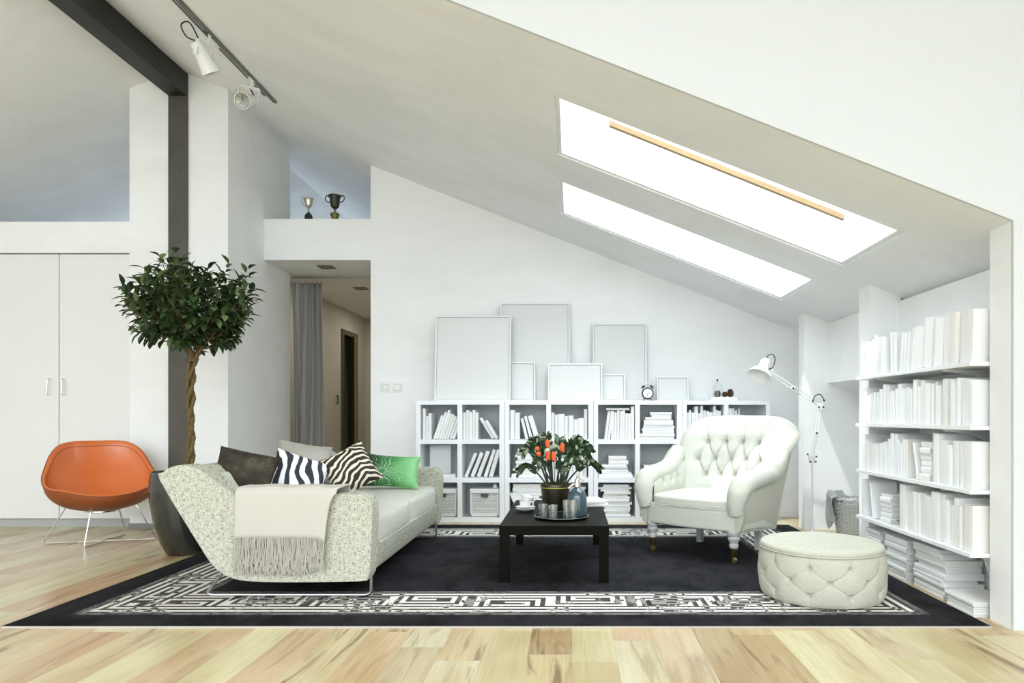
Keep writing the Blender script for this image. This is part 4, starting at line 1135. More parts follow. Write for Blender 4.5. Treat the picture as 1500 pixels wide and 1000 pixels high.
# ================================================================ BOOKS
ORD = ['first', 'second', 'third', 'fourth', 'fifth', 'sixth', 'seventh', 'eighth', 'ninth', 'tenth', 'eleventh', 'twelfth', 'thirteenth', 'fourteenth', 'fifteenth', 'sixteenth', 'seventeenth', 'eighteenth', 'nineteenth',
       'twentieth', 'twenty-first', 'twenty-second', 'twenty-third', 'twenty-fourth', 'twenty-fifth', 'twenty-sixth', 'twenty-seventh', 'twenty-eighth', 'twenty-ninth', 'thirtieth', 'thirty-first', 'thirty-second', 'thirty-third', 'thirty-fourth', 'thirty-fifth', 'thirty-sixth']
brnd = random.Random(21)
def book(Mx, t, h, d, label, group, mat=None, grey=False):
    """cover in local space: thickness x 0..t, spine at y=0, depth y 0..d, height z 0..h; Mx places it"""
    mat = mat or M['cover%d' % brnd.choice((0, 0, 1, 1, 2, 3))]
    if grey: mat = M['greycover']
    k = min(.0028, t*.16); e = .004
    b = B(); b.box((0, 0, 0), (k, d, h)).box((t-k, 0, 0), (t, d, h))
    # slightly rounded spine
    b.prism([(k, 0), (t*.25, -min(.004, t*.12)), (t*.75, -min(.004, t*.12)), (t-k, 0), (t-k, k), (k, k)], 0, h, 'z')
    o = b.build('book', mat, None, smooth=0); o.matrix_world = Mx
    o.location, o.rotation_mode = Mx.to_translation(), 'QUATERNION'; o.rotation_quaternion = Mx.to_quaternion()
    tag(o, label, 'book', group)
    b = B().box((k, k, e), (t-k, d-e, h-e)); c = b.build('pages', M['page'], None, smooth=0); c.parent = o
    return o
SWAP = Matrix(((0, 0, -1, 0), (0, 1, 0, 0), (1, 0, 0, 0), (0, 0, 0, 1)))      # lies flat: thickness up, height to -x
def T(x, y, z): return Matrix.Translation((x, y, z))
def Rz(a): return Matrix.Rotation(a, 4, 'Z')

# ---------------------------------------------------------------- cube bookcases
UD = 7.1; UB = 7.47
def ux(px): return (px-838)*UD/1000
def uz(py): return CAMZ-(py-610)*UD/1000
UX = [609, 739.3, 869.5, 999.4, 1128.5]
rowy = [(592.5, 643.5), (650, 699.5), (707, 757)]
names = ['left', 'second', 'third', 'right']
ulab = ['white six-compartment bookcase at the left end of the row, beside the green pillow', 'white six-compartment bookcase second from the left, behind the flower bucket',
        'white six-compartment bookcase third from the left, behind the coffee table books', 'white six-compartment bookcase at the right end, mostly hidden by the armchair']
def cellx(i): u, c = divmod(i, 2); x0 = UX[u]; return (x0+7 if c == 0 else x0+67.5, x0+61 if c == 0 else x0+122)
for u in range(4):
    x0, x1 = ux(UX[u])+.0015, ux(UX[u+1])-.0015
    r = thing('bookcase', ulab[u], 'bookcase', ((x0+x1)/2, UD, 0), 0, 'white bookcases along the back wall')
    xs = [x0, ux(UX[u]+6.6), ux(UX[u]+61), ux(UX[u]+67.8), ux(UX[u]+122.6), x1]
    zs = [0, uz(757.5), uz(706.5), uz(699.5), uz(650), uz(643.5), uz(592.5), uz(586.5)]
    b = B().box((xs[0], UD, 0), (xs[1], UB, zs[7])).box((xs[4], UD, 0), (xs[5], UB, zs[7])).box((xs[2], UD+.001, zs[1]), (xs[3], UB, zs[6]))
    b.box((xs[1], UD+.0005, zs[6]), (xs[4], UB, zs[7]))
    b.box((xs[1], UD+.004, 0), (xs[4], UB, zs[1]))
    b.build('body', M['unit'], r, smooth=0)
    for (a, c) in ((zs[2], zs[3]), (zs[4], zs[5])):
        for (p_, q_) in ((xs[1], xs[2]), (xs[3], xs[4])):
            B().box((p_, UD+.001, a), (q_, UB-.012, c)).build('shelf', M['unit'], r, smooth=0)
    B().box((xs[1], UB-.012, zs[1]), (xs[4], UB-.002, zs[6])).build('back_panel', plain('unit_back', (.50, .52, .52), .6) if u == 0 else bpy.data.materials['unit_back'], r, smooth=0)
rown = ['top', 'middle', 'bottom']
coln = ['left', 'right']
def cname(col, row):
    u, c = divmod(col, 2)
    return '%s %s compartment of %s bookcase' % (rown[row], coln[c], ['first', 'second', 'third', 'fourth'][u])
def G(col, row): return 'white books in the '+cname(col, row)
def upr(col, row, items):
    """items: (x0px, x1px, toppx, lean degrees)  lean >0 : top to the right; x at the foot"""
    zf = uz(rowy[row][1])+.0008
    n = len(items)
    for i, it in enumerate(items):
        x0, x1, ty = it[:3]; le = it[3] if len(it) > 3 else 0
        t = max(.008, (x1-x0)*UD/1000-.0012)
        h = uz(ty)-zf
        dep = brnd.uniform(.19, .25); y0 = UD+brnd.uniform(.025, .06)
        look = ('thin ' if t < .03 else 'thick ' if t > .045 else '')+'white book '+('standing' if not le else 'leaning')
        lb = '%s, %s from left, %s' % (look, ORD[i], cname(col, row))
        if n == 1: lb = '%s in the %s' % (look, cname(col, row))
        if le:
            a = R(le); h = h/math.cos(a)-t*math.tan(abs(a))*.9; t = t*math.cos(a) if False else t
            if le > 0: Mx = T(ux(x1), y0, zf) @ Matrix.Rotation(a, 4, 'Y') @ T(-t, 0, 0)
            else: Mx = T(ux(x0), y0, zf) @ Matrix.Rotation(a, 4, 'Y')
        else: Mx = T(ux(x0)+.0006, y0, zf)
        book(Mx, t, h, dep, lb, G(col, row))
def stack(col, row, ys, xs, dep=.22):
    """ys: list of y boundaries from the bottom up; xs: list of (x0,x1)"""
    zf = uz(rowy[row][1])+.0008; n = len(xs); z = zf
    for i in range(n):
        t = max(.008, (ys[i]-ys[i+1])*UD/1000); x0, x1 = xs[i]
        Mx = T(ux(x1), UD+.035+brnd.uniform(0, .02), z) @ SWAP
        lb = 'flat white book, %s from bottom, %s' % (ORD[i], cname(col, row))
        book(Mx, t-.0006, (x1-x0)*UD/1000, dep+brnd.uniform(-.02, .03), lb, G(col, row)); z += t
def leanrow(x0, n, w, top, le, var=2):
    c = math.cos(R(le)); out = []; x = x0
    for i in range(n):
        ww = w*brnd.uniform(.85, 1.15); out.append((x, x+ww, top+brnd.uniform(-var, var), le)); x += ww/c+.12
    return out
# row 0
upr(0, 0, [(617.5, 622, 598), (622.3, 626, 609), (626.3, 630.6, 605)]+[(632.6+4.05*i, 636.2+4.05*i, t, 19) for i, t in enumerate((608, 603, 600, 605, 606, 609, 606, 605))])
upr(1, 0, [(677.2, 681.5, 603.5), (681.8, 686.6, 600.5), (686.9, 690.8, 603), (691, 695.2, 600), (695.4, 699.8, 603.5), (720.5, 725.6, 612, -35), (727, 731.8, 616, -35)][:5]+[(720.0, 724.6, 611, -32), (725.9, 730.3, 615, -32)])
upr(2, 0, [(746.6, 753.4, 600), (753.7, 761, 604), (769.5, 773.8, 612, -14), (776, 780.5, 609, -15), (783, 790, 608, -17)])
upr(3, 0, [(807.3, 812, 604), (812.3, 817, 607), (817.2, 826.6, 606), (826.9, 832.6, 609), (832.8, 840, 608.5), (840.3, 847, 614), (847.2, 855.3, 612), (855.7, 860.6, 599)])
upr(4, 0, [(885.6, 889.6, 602, 7), (890.1, 893.9, 602, 7), (895.6, 900, 602), (900.2, 904, 603), (904.2, 908, 601), (908.2, 912, 602), (912.2, 916, 601), (916.2, 920, 605), (920.2, 924.4, 605.5), (924.7, 929.6, 595)])
book(T(ux(922.5), UD+.06, uz(600.6)+.001) @ SWAP, .022, .24, .2, 'white book lying on top of the standing books, top left compartment of third bookcase', 'white book lying on the others in the third bookcase')
stack(5, 0, [643.5, 639.5, 635, 631, 627.5, 623.5, 615, 611, 607.5, 603.5], [(938, 988), (938, 989), (942, 988), (941, 988), (943, 989), (944, 987), (946, 984), (955, 984), (953, 985)])
upr(6, 0, [(1006.5, 1010.4, 604), (1010.6, 1014, 600), (1014.2, 1018.4, 604), (1018.6, 1023.8, 595), (1024, 1027, 605), (1027.2, 1031, 594), (1031.2, 1036, 600.5), (1036.2, 1040.2, 602), (1040.4, 1045.8, 603.5), (1046, 1050, 594.5), (1050.2, 1053.8, 600), (1054, 1058, 601.5)])
upr(7, 0, [(1067.5, 1074, 598), (1074.2, 1077.8, 597.5), (1078, 1080.4, 601), (1080.6, 1083, 606), (1083.2, 1085.6, 598), (1086, 1092.4, 608)])
# row 1
zf = uz(699.5)+.0008
book(T(ux(655), 7.30, zf) @ Rz(R(90)) @ T(0, 0, 0), .03, uz(652.5)-zf-.003, ux(654)-ux(623), 'large pale grey book standing face out in the first bookcase', 'face-out book', grey=True)
book(T(ux(666), 7.14, zf) @ SWAP, .03, ux(666)-ux(643), .14, 'white book lying flat in front of the face-out book, first bookcase', 'flat book in the first bookcase')
upr(1, 1, [(679, 683.4, 663, 23), (687.6, 693.2, 662, 22), (697, 702.4, 660, 21), (707, 712, 658, 19), (714.8, 720.6, 658, 17)])
stack(2, 1, [699.5, 694.5, 690.5, 686.5, 683.5, 679.8, 675, 670, 666.5, 662, 657.5], [(749, 800), (752, 799), (751, 796), (754, 797), (756, 795), (755, 796), (758, 797), (754, 796), (757, 797), (758, 795)])
upr(3, 1, [(808, 813.5, 662), (814, 820, 660), (820.4, 826, 664), (826.4, 832, 661), (832.4, 838, 660), (838.4, 844, 663), (844.2, 848.4, 656), (848.6, 854.6, 657), (854.8, 859.6, 658)])
stack(4, 1, [699.5, 695, 692, 688.5, 686, 684, 681, 675, 668], [(877, 927), (882, 925), (881, 921), (884, 920), (880, 920), (882, 918), (892, 921), (892, 918)])
stack(5, 1, [699.5, 697, 693.5, 689, 682], [(937.5, 966), (941, 968), (942, 975), (944, 978)])
upr(6, 1, [(1006, 1011, 656), (1011.3, 1017, 660), (1017.3, 1022, 657)])
# row 2
stack(2, 2, [757, 752, 747.5, 743, 739, 735, 731, 727, 722.5, 719, 715.5, 712.5, 710], [(748, 797), (752, 796), (750, 797), (753, 798), (752, 795), (750, 796), (748, 790), (746.5, 795), (751, 797), (750, 796), (751, 797), (751, 796)])
stack(3, 2, [757, 751, 746, 741, 736, 731, 727, 722, 717, 714], [(810, 858), (809, 857), (812, 857), (811, 855), (813, 858), (812, 856), (814, 857), (811, 856), (828, 858)])
stack(4, 2, [757, 754, 750.5, 747, 743.5, 740, 736.5, 731.5, 728, 724.5, 720.5, 717, 714, 710.5], [(879, 924), (887, 922), (880, 923), (886, 924), (885, 923), (884, 926), (882, 922), (883, 923), (884, 920), (885, 924), (880, 922), (876.5, 926), (884, 922)])
stack(5, 2, [757, 751, 746, 741, 736, 731, 726, 722], [(939, 985), (941, 984), (940, 986), (943, 985), (938, 984), (941, 983), (938, 980)])

# ---------------------------------------------------------------- wicker boxes
def wbox(x0, x1, z0, z1, y0, y1, label):
    r = thing('storage_basket', label, 'basket', ((x0+x1)/2, y0, z0), 0, 'white wicker boxes in the bookcase')
    b = B(); nr = 13
    def face(P0, ax, L):
        n = 90
        for j in range(nr):
            za = z0+.028+(z1-.055-z0-.028)*j/nr; zb_ = z0+.028+(z1-.055-z0-.028)*(j+.86)/nr
            vs = []; fs = []
            for i in range(n+1):
                w_ = .0035*math.sin(i/n*PI*11+j*PI)
                p = P0+ax*(L*i/n); nrm = Vector((ax.y, -ax.x, 0))
                for (z, e) in ((za, 0), ((za+zb_)/2, .003), (zb_, 0)): vs.append((p.x+nrm.x*(w_+e), p.y+nrm.y*(w_+e), z))
            for i in range(n):
                if L > .2 and ax.x and j in (nr-1, nr-2) and .36 < (i+.5)/n < .64: continue
                fs += [(i*3, i*3+3, i*3+4, i*3+1), (i*3+1, i*3+4, i*3+5, i*3+2)]
            b.add(vs, fs)
    m = .012
    face(Vector((x0+m, y0+m, 0)), Vector((1, 0, 0)), x1-x0-2*m); face(Vector((x1-m, y0+m, 0)), Vector((0, 1, 0)), y1-y0-2*m)
    face(Vector((x0+m, y1-m, 0)), Vector((0, -1, 0)), y1-y0-2*m); face(Vector((x1-m, y1-m, 0)), Vector((-1, 0, 0)), x1-x0-2*m)
    b.build('woven_body', M['wicker'], r, smooth=0)
    b = B(); i_ = .022; b.box((x0+i_, y0+i_, z0+.005), (x1-i_, y1-i_, z1-.03)); b.build('lining', plain('basket_shadow', (.20, .20, .19), .9), r, smooth=0)  # dark box painted as the shade behind the weave
    b = B()
    for (x, y) in ((x0, y0), (x1-.022, y0), (x0, y1-.022), (x1-.022, y1-.022)): b.box((x, y, z0), (x+.022, y+.022, z1-.052))
    b.box((x0, y0, z0), (x1, y0+.022, z0+.028)).box((x0, y1-.022, z0), (x1, y1, z0+.028)).box((x0, y0+.022, z0), (x0+.022, y1-.022, z0+.028)).box((x1-.022, y0+.022, z0), (x1, y1-.022, z0+.028))
    b.build('frame', M['wicker'], r, smooth=0, bevel=.005)
    b = B().box((x0-.004, y0-.004, z1-.05), (x1+.004, y1+.004, z1)); b.build('lid', M['wicker'], r, smooth=0, bevel=.008)
    b = B(); xm = (x0+x1)/2; b.box((xm-.036, y0-.006, z1-.088), (xm+.036, y0+.015, z1-.056)); b.build('hand_hole', plain('hand_hole_shade', (.09, .09, .085), .9), r, smooth=0)  # dark block painted as the shade inside the hand hole
wbox(ux(627), ux(668), uz(757)+.001, uz(716), UD+.02, UD+.30, 'white wicker box with a lid, half hidden behind the sofa arm')
wbox(ux(688), ux(730.5), uz(757)+.001, uz(716), UD+.02, UD+.30, 'white wicker box with a lid, fully visible in the first bookcase')
c = Vector((ux(723.5), UD+.12, uz(716)+.001)); b = B(); b.lathe([(0, 0), (.022, 0), (.024, .01), (.022, .03), (.010, .036), (.010, .046), (0, .047)], c, 20)
b.top('small_jar', M['porcelain'], 'small white jar standing on the lid of the wicker box', 'jar', c)

# ================================================================ PICTURE FRAMES on the bookcases
topz = uz(586.5)+.0005
def pframe(x0, x1, ty, D, label, lean=4.5, fw=.016):
    """front lower edge stands at depth D"""
    X0, X1 = (x0-838)*D/1000, (x1-838)*D/1000
    a = R(lean); zt = CAMZ-(ty-610)*(D+.03)/1000; h = (zt-topz)/math.cos(a)
    r = thing('picture_frame', label, 'picture frame', ((X0+X1)/2, D, topz), 0, 'blank white picture frames on the bookcases'); r.rotation_euler = (-a, 0, 0); WL[r.name] = Vector((0, 0, 0))
    w = X1-X0; d = .018; b = B()
    b.box((-w/2, 0, 0), (-w/2+fw, d, h)).box((w/2-fw, 0, 0), (w/2, d, h)).box((-w/2+fw, 0, 0), (w/2-fw, d, fw)).box((-w/2+fw, 0, h-fw), (w/2-fw, d, h))
    b.build('frame', M['frame'], r, world=False, smooth=0, bevel=.0015)
    b = B().box((-w/2+fw+.004, .009, fw+.003), (w/2-fw-.004, d-.002, h-fw-.004)); b.build('blank_panel', M['panel'], r, world=False, smooth=0)
    b = B().box((-w/2+fw, .0165, fw), (w/2-fw, d-.0005, h-fw)); b.build('shadow_backing', M['gap'], r, world=False, smooth=0)  # its grey margin is painted as the shadow line round the panel
pframe(732, 834.5, 442.5, 7.355, 'large blank white frame, the tallest, standing behind the leftmost frame', 4.0)
pframe(868.5, 947.5, 473, 7.38, 'tall blank white frame behind the alarm clock', 4.0)
pframe(636, 747.5, 460.5, 7.22, 'largest blank white frame at the left end, in front of the tallest one', 6)
pframe(746, 784, 530, 7.30, 'narrow blank white frame tucked just right of the largest frame', 5)
pframe(802.5, 882.5, 532, 7.22, 'wide low blank white frame in the middle of the row', 7)
pframe(872, 916, 547.5, 7.30, 'small blank white frame partly behind the wide low frame', 5)
pframe(962.5, 1009, 551, 7.34, 'small blank white frame standing alone right of the alarm clock', 5)

# alarm clock
c = S(948.5, 575.5, 7.2); r = thing('alarm_clock', 'black twin-bell alarm clock with white dial on the third bookcase', 'clock', (c.x, 7.2, topz)); cz = topz+.078
b = B(); b.M = T(c.x, 7.2, cz) @ Matrix.Rotation(R(90), 4, 'X')
b.lathe([(.050, -.028), (.060, -.028), (.062, -.02), (.062, .022), (.058, .030), (.050, .032), (.050, .02)], (0, 0, 0), 40); b.lathe([(0, -.027), (.051, -.027)], (0, 0, 0), 40); b.build('case', M['black'], r)
b = B(); b.M = T(c.x, 7.2, cz) @ Matrix.Rotation(R(90), 4, 'X'); b.lathe([(0, .0), (.0505, .0), (.0505, .022), (0, .022)], (0, 0, 0), 40); b.build('dial', M['porcelain'], r)
b = B(); y = 7.2-.0235
b.box((c.x-.0022, y-.001, cz-.040), (c.x+.0022, y, cz+.004)).box((c.x-.002, y-.002, cz-.0022), (c.x+.026, y-.001, cz+.0022))
for k in range(12):
    a = k*PI/6; rr = .044; b.box((c.x+rr*math.cos(a)-.0013, y, cz+rr*math.sin(a)-.0013), (c.x+rr*math.cos(a)+.0013, y+.001, cz+rr*math.sin(a)+.0013))
b.build('hands', M['black'], r, smooth=0)
for sg in (-1, 1):
    b = B(); b.M = T(c.x+sg*.040, 7.2, cz+.060) @ Matrix.Rotation(R(sg*35), 4, 'Y'); b.lathe([(.026, 0), (.024, .010), (.016, .019), (.006, .024), (0, .025)], (0, 0, 0), 20); b.lathe([(0, -.001), (.026, 0)], (0, 0, 0), 20); b.build('bell', M['black'], r)
    b = B(); b.tube([(c.x+sg*.030, 7.2, cz-.045), (c.x+sg*.042, 7.2, topz+.001)], [.006, .004], 8); b.build('foot', M['black'], r)
b = B(); b.tube([(c.x-.03, 7.2, cz+.086), (c.x-.026, 7.2, cz+.100), (c.x, 7.2, cz+.104), (c.x+.026, 7.2, cz+.100), (c.x+.03, 7.2, cz+.086)], .0025, 6); b.build('carry_loop', M['chrome'], r)

# tray with pine cones and the glass dome
c = S(1059, 584, 7.25); r = thing('display_board', 'low white board under the pine cones on the right bookcase', 'board', (c.x, 7.25, topz))
B().box((c.x-.135, 7.17, topz), (c.x+.135, 7.33, topz+.038)).build('board', M['white'], r, smooth=0, bevel=.003)
bz = topz+.0385
def pinecone(x, y, rd, h, m, label):
    b = B(); b.ball((x, y, bz+h*.5), rd*.7, rd*.7, h*.5, 10)
    for j in range(9):
        t = (j+.5)/9; rr = rd*math.sin(PI*(.12+.80*t))**.7*(1-.25*t); n = 11
        for k in range(n):
            a = 2*PI*(k+.5*(j % 2))/n; p = Vector((x+rr*.72*math.cos(a), y+rr*.72*math.sin(a), bz+.004+h*t*.9)); d = Vector((math.cos(a), math.sin(a), .45)); s = Vector((-math.sin(a), math.cos(a), 0))
            L = rd*.34; w = rd*.17
            b.add([p+s*w, p-s*w, p-s*w*.8+d*L, p+d*L*1.15, p+s*w*.8+d*L, p+Vector((0, 0, -.004))], [(0, 1, 2, 3, 4), (5, 4, 3), (5, 3, 2), (5, 2, 1), (5, 0, 4)])
    b.top('pine_cone', m, label, 'pine cone', (x, y, bz), group='pine cones on the white board', smooth=0)
pinecone(S(1051, 575, 7.25).x, 7.25, .040, .072, M['cone2'], 'greyish pine cone under the glass dome')
pinecone(S(1061.5, 577, 7.23).x, 7.22, .034, .055, M['cone'], 'small round brown pine cone in the middle of the white board')
pinecone(S(1070, 574, 7.25).x, 7.26, .042, .088, M['cone'], 'tall brown pine cone at the right end of the white board')
x = S(1051, 575, 7.25).x; r = thing('glass_dome', 'small clear glass dome with a black knob over the grey pine cone', 'glass dome', (x, 7.25, bz))
b = B(); b.lathe([(.050, 0), (.051, .06), (.046, .115), (.028, .150), (.008, .162), (0, .163)], (x, 7.25, bz), 36); b.build('dome', M['cloche'], r, smooth=60)
b = B(); b.lathe([(0, .163), (.004, .163), (.004, .170), (.012, .178), (.013, .186), (.006, .192), (0, .193)], (x, 7.25, bz), 16); b.build('knob', M['black'], r)

# ================================================================ WALL SHELVES on the right, with their books
XS = 2.165; SZ = [1.40, 1.05, .70, .355]; sl_n = ['top', 'second', 'third', 'lowest']
for k, z in enumerate(SZ):
    r = thing('wall_shelf', 'white shelf between the right-hand piers, %s of the four' % ['topmost', 'second from the top', 'third from the top', 'lowest'][k], 'shelf', (XS, 4.46, z), 0, 'white wall shelves at the right')
    B().box((XS, 3.715, z-.024), (XR-.001, 5.215, z)).build('board', M['white'], r, smooth=0, bevel=.002)
    for y in (4.02, 4.90):
        b = B(); P = [(XR-.001, z-.0245), (XS+.03, z-.0245), (XS+.03, z-.034), (XS+.10, z-.042), (XS+.20, z-.062), (XS+.27, z-.10), (XS+.295, z-.17), (XR-.001, z-.19)]
        b.prism(P, y, y+.022, 'y'); b.build('bracket', M['white'], r, smooth=30)
def pxy(px, X=XS+.03): return X*1000/(px-838)     # depth at which the spine line is seen at px
def wbook(k, i, n_, yn, t, h, d, lean=0, extra='', X=None):
    X = X if X is not None else XS+.018+brnd.uniform(0, .028)
    # local x -> -y (towards the viewer), spine faces the room
    Mx = T(X, yn, SZ[k]+.0008) @ Rz(R(-90))
    if lean: Mx = T(X, yn, SZ[k]+.0008) @ Rz(R(-90)) @ Matrix.Rotation(R(lean), 4, 'Y')
    look = ('tall ' if h > .28 else 'short ' if h < .225 else '')+('thick ' if t > .045 else 'thin ' if t < .026 else '')
    lb = '%swhite book %s, %s from left, %s wall shelf' % (look, 'leaning' if lean else 'standing', ORD[i], sl_n[k])
    return book(Mx, t-.003, h, d, lb, 'white books on the %s wall shelf' % sl_n[k])
def row(k, y, spec, i0=0, sc=1.0):
    """spec: list of (thickness, height, lean); from the far end towards the viewer; lean>0 tips towards the viewer"""
    i = i0
    for s in spec:
        t, h = s[:2]; t *= sc; le = s[2] if len(s) > 2 else 0
        d = min(.27, h*.78)
        if s[0] < 0: y += t; continue      # a gap
        if not le: wbook(k, i, 0, y, t, h, d); y -= t
        elif le > 0:
            # foot pivot is the near lower edge
            X = XS+.018+brnd.uniform(0, .028); adv = t/math.cos(R(le)); 
            Mx = T(X, y-adv, SZ[k]+.0008) @ Rz(R(-90)) @ Matrix.Rotation(R(le), 4, 'Y') @ T(-t, 0, 0)
            look = ('tall ' if h > .28 else 'short ' if h < .225 else '')+('thick ' if t > .045 else 'thin ' if t < .026 else '')
            book(Mx, t-.003, h, d, '%swhite book leaning, %s from left, %s wall shelf' % (look, ORD[i], sl_n[k]), 'white books on the %s wall shelf' % sl_n[k]); y -= adv
        i += 1
    return y, i
U = brnd.uniform
# top shelf
y, i = row(0, 5.19, [(.035, .27), (.030, .25), (.028, .26), (.04, .255), (.03, .265), (.035, .29), (.022, .27), (.05, .265), (.03, .26), (.025, .25), (-.03, 0), (.028, .28), (.022, .278), (.020, .275)], sc=1.33)
y -= .06
y, i = row(0, y, [(.025, .25, 8), (.022, .25, 8), (.020, .25, 8), (.045, .262, 5), (.055, .265, 5), (.060, .31, 4.5), (.028, .27, 4.5), (.05, .285, 4), (.045, .285, 4)], i, sc=1.72)
y -= .004
y, i = row(0, y, [(.035, .295, 2.5), (.04, .295, 2.5), (.035, .29, 2.5)], i, sc=1.9)
fb = book(T(XS+.30, 5.06, SZ[0]+.2945) @ Rz(R(-80)) @ SWAP, .012, .21, .26, 'thin white book lying open on top of the standing books, top wall shelf', 'flat book on the top wall shelf')
# second shelf
hs = [.26, .262, .20, .21, .22, .225, .225, .245, .24, .275, .265, .22, .225, .24, .27, .235, .24, .225, .285, .24, .275, .255, .25, .26, .235, .25, .27, .265, .255, .27, .25, .255, .25]
ts = [.035, .05, .03, .03, .035, .04, .03, .045, .02, .035, .025, .04, .03, .035, .06, .03, .055, .05, .04, .03, .045, .05, .035, .025, .05, .03, .045, .02, .03, .035, .04, .035, .035]
y, i = row(1, 5.19, [(t, h) for t, h in zip(ts, hs)], sc=1.19)
# third shelf
y, i = row(2, 5.19, [(.03, .26), (.045, .265), (.03, .22), (.03, .225), (.025, .21), (.025, .205), (.025, .195), (.03, .20), (.03, .205), (.035, .21), (.03, .215), (.035, .22), (.025, .22), (.03, .225), (.04, .245), (.05, .285), (.04, .28), (.045, .245), (.035, .225), (.035, .25), (.03, .25)], sc=1.06)
ylean = y-.045
book(T(XS+.03, ylean-.055, SZ[2]+.0008) @ Rz(R(-90)) @ Matrix.Rotation(R(-13), 4, 'Y') , .024, .235, .19, 'white book leaning back against the others, beside the stack on the third wall shelf', 'leaning book on the third wall shelf')
z = SZ[2]+.0008; ys_ = ylean-.10
for j, (t, dx) in enumerate(((.045, .0), (.042, .012), (.038, .015), (.04, .012), (.042, .002), (.036, .016))):
    # lies flat, spine to the room: thickness up, height along -y
    Mx = T(XS+.025+dx, ys_-.125, z) @ Rz(R(-90)) @ SWAP
    book(Mx, t-.0006, .122+.006*(j % 2), .20, 'thick flat white book, %s from bottom of the stack, third wall shelf' % ORD[j], 'flat books on the third wall shelf'); z += t
y = ys_-.135
y, i = row(2, y, [(.035, .30), (.035, .295), (.055, .26), (.03, .235), (.035, .26), (.035, .255), (.055, .26)], 22, sc=1.53)
# lowest shelf
y, i = row(3, 5.19, [(.035, .27), (.03, .265), (.025, .27)])
book(T(XS+.03, 4.985, SZ[3]+.0008) @ Rz(R(-90)) @ Matrix.Rotation(R(-13), 4, 'Y'), .024, .26, .19, 'white book leaning steeply at the far end of the lowest wall shelf', 'leaning book on the lowest wall shelf')
z = SZ[3]+.0008
for j, (t, dx) in enumerate(((.036, .0), (.036, .008), (.034, .01), (.034, .004), (.04, -.004), (.022, .012))):
    Mx = T(XS+.03+dx, 4.70, z) @ Rz(R(-90)) @ SWAP
    book(Mx, t-.0006, .155+.008*(j % 2), .21, 'flat white book, %s from bottom of the stack, lowest wall shelf' % ORD[j], 'flat books on the lowest wall shelf'); z += t
y, i = row(3, 4.555, [(.055, .295), (.055, .26), (.04, .265), (.02, .26), (.045, .265), (.055, .255), (.055, .29), (.03, .285), (.035, .26), (.035, .235), (.03, .28), (.028, .24)], 4, sc=1.5)
book(T(XS+.03, y-.004, SZ[3]+.0008) @ Rz(R(-90)), .085, .255, .22, 'thick white box file standing at the near end of the lowest wall shelf', 'box file on the lowest wall shelf')
# brown gold foliage ornament
c = Vector((XS+.10, 4.625, SZ[3]+.001)); b = B(); rnd = random.Random(8)
b.ball(c+Vector((0, 0, .035)), .045, .028, .035, 10)
for k in range(70):
    a = rnd.random()*2*PI; el = rnd.random()*1.3; d = Vector((math.cos(a)*math.cos(el), .55*math.sin(a)*math.cos(el), math.sin(el))); p = c+Vector((0, 0, .03))+d*.025; s = d.orthogonal().normalized()*.008
    b.add([p+s, p-s, p+d*.045], [(0, 1, 2)])
b.top('foliage_ornament', M['goldfoil'], 'brown and gold dried foliage ornament beside the stack on the lowest wall shelf', 'ornament', c, smooth=0)

# ---------------------------------------------------------------- stacks on the floor under the shelves
def fstack(x0, y0, ts, w, L, name, jit, z0=.0008, xmax=XR-.006):
    z = z0; n = len(ts)
    for j, t in enumerate(ts):
        dx, dy, a, ww, LL = jit[j % len(jit)]
        a *= 2
        Mx = T(x0+dx, y0+dy, z) @ Rz(R(-90+a)) @ SWAP
        # spine faces the room (-x), height runs along +y -> L, depth along x -> w
        lb = 'flat white book, %s from bottom, %s' % (ORD[j], name)
        book(Mx, t-.0007, LL*L, min(w*ww, xmax-x0-dx-.01), lb, 'books in the '+name); z += t
    return z
# local height goes to -x then turned by -90 -> +y ... so the near edge is at y0
fstack(2.20, 3.735, [.020, .016, .012, .014, .020], .25, .27, 'low floor stack beside the front pier', [(.0, .0, 0, 1, 1), (.004, .006, 0, 1, .97), (.0, .004, 0, 1, 1), (.004, .002, 0, .98, .98), (-.008, -.004, 0, 1.0, 1.06)])
fstack(2.225, 4.07, [.024, .028, .020, .026, .022, .036, .018, .016, .020, .028, .030, .022], .235, .36, 'tall floor stack under the lowest wall shelf',
       [(.0, .02, -.3, .93, 1), (.0, .0, 0, .95, 1.02), (.012, .03, .6, .9, .92), (-.01, -.02, 0, 1, 1.05), (-.012, .02, -.5, .93, .98), (.0, -.005, .2, 1, 1.02), (.02, .01, .5, .9, .9), (.004, .0, -.2, .92, 1), (-.002, .0, 0, .95, 1), (.004, -.01, .3, .95, .98), (-.005, .03, -.3, .9, .96), (.0, .06, 0, .9, .88)])
fstack(2.205, 4.50, [.030, .030, .032, .036, .030, .036, .040, .045], .20, .30, 'middle floor stack under the lowest wall shelf', [(0, .01, 0, 1, 1), (.002, .0, .3, .98, 1), (-.004, .01, 0, 1, .97), (.006, .0, -.3, .96, 1), (.0, .006, 0, 1, 1.02), (.01, .0, 0, .97, .96)])
fstack(2.21, 4.87, [.030, .030, .030, .032, .028, .036, .030, .030, .030], .20, .22, 'far floor stack by the second pier', [(0, .01, 0, 1, 1), (.002, .0, .3, .98, 1), (-.01, .01, -.4, 1, 1.05), (.006, .0, -.3, .96, 1), (.0, .006, 0, 1, 1.02), (.01, .0, 0, .97, .96)])
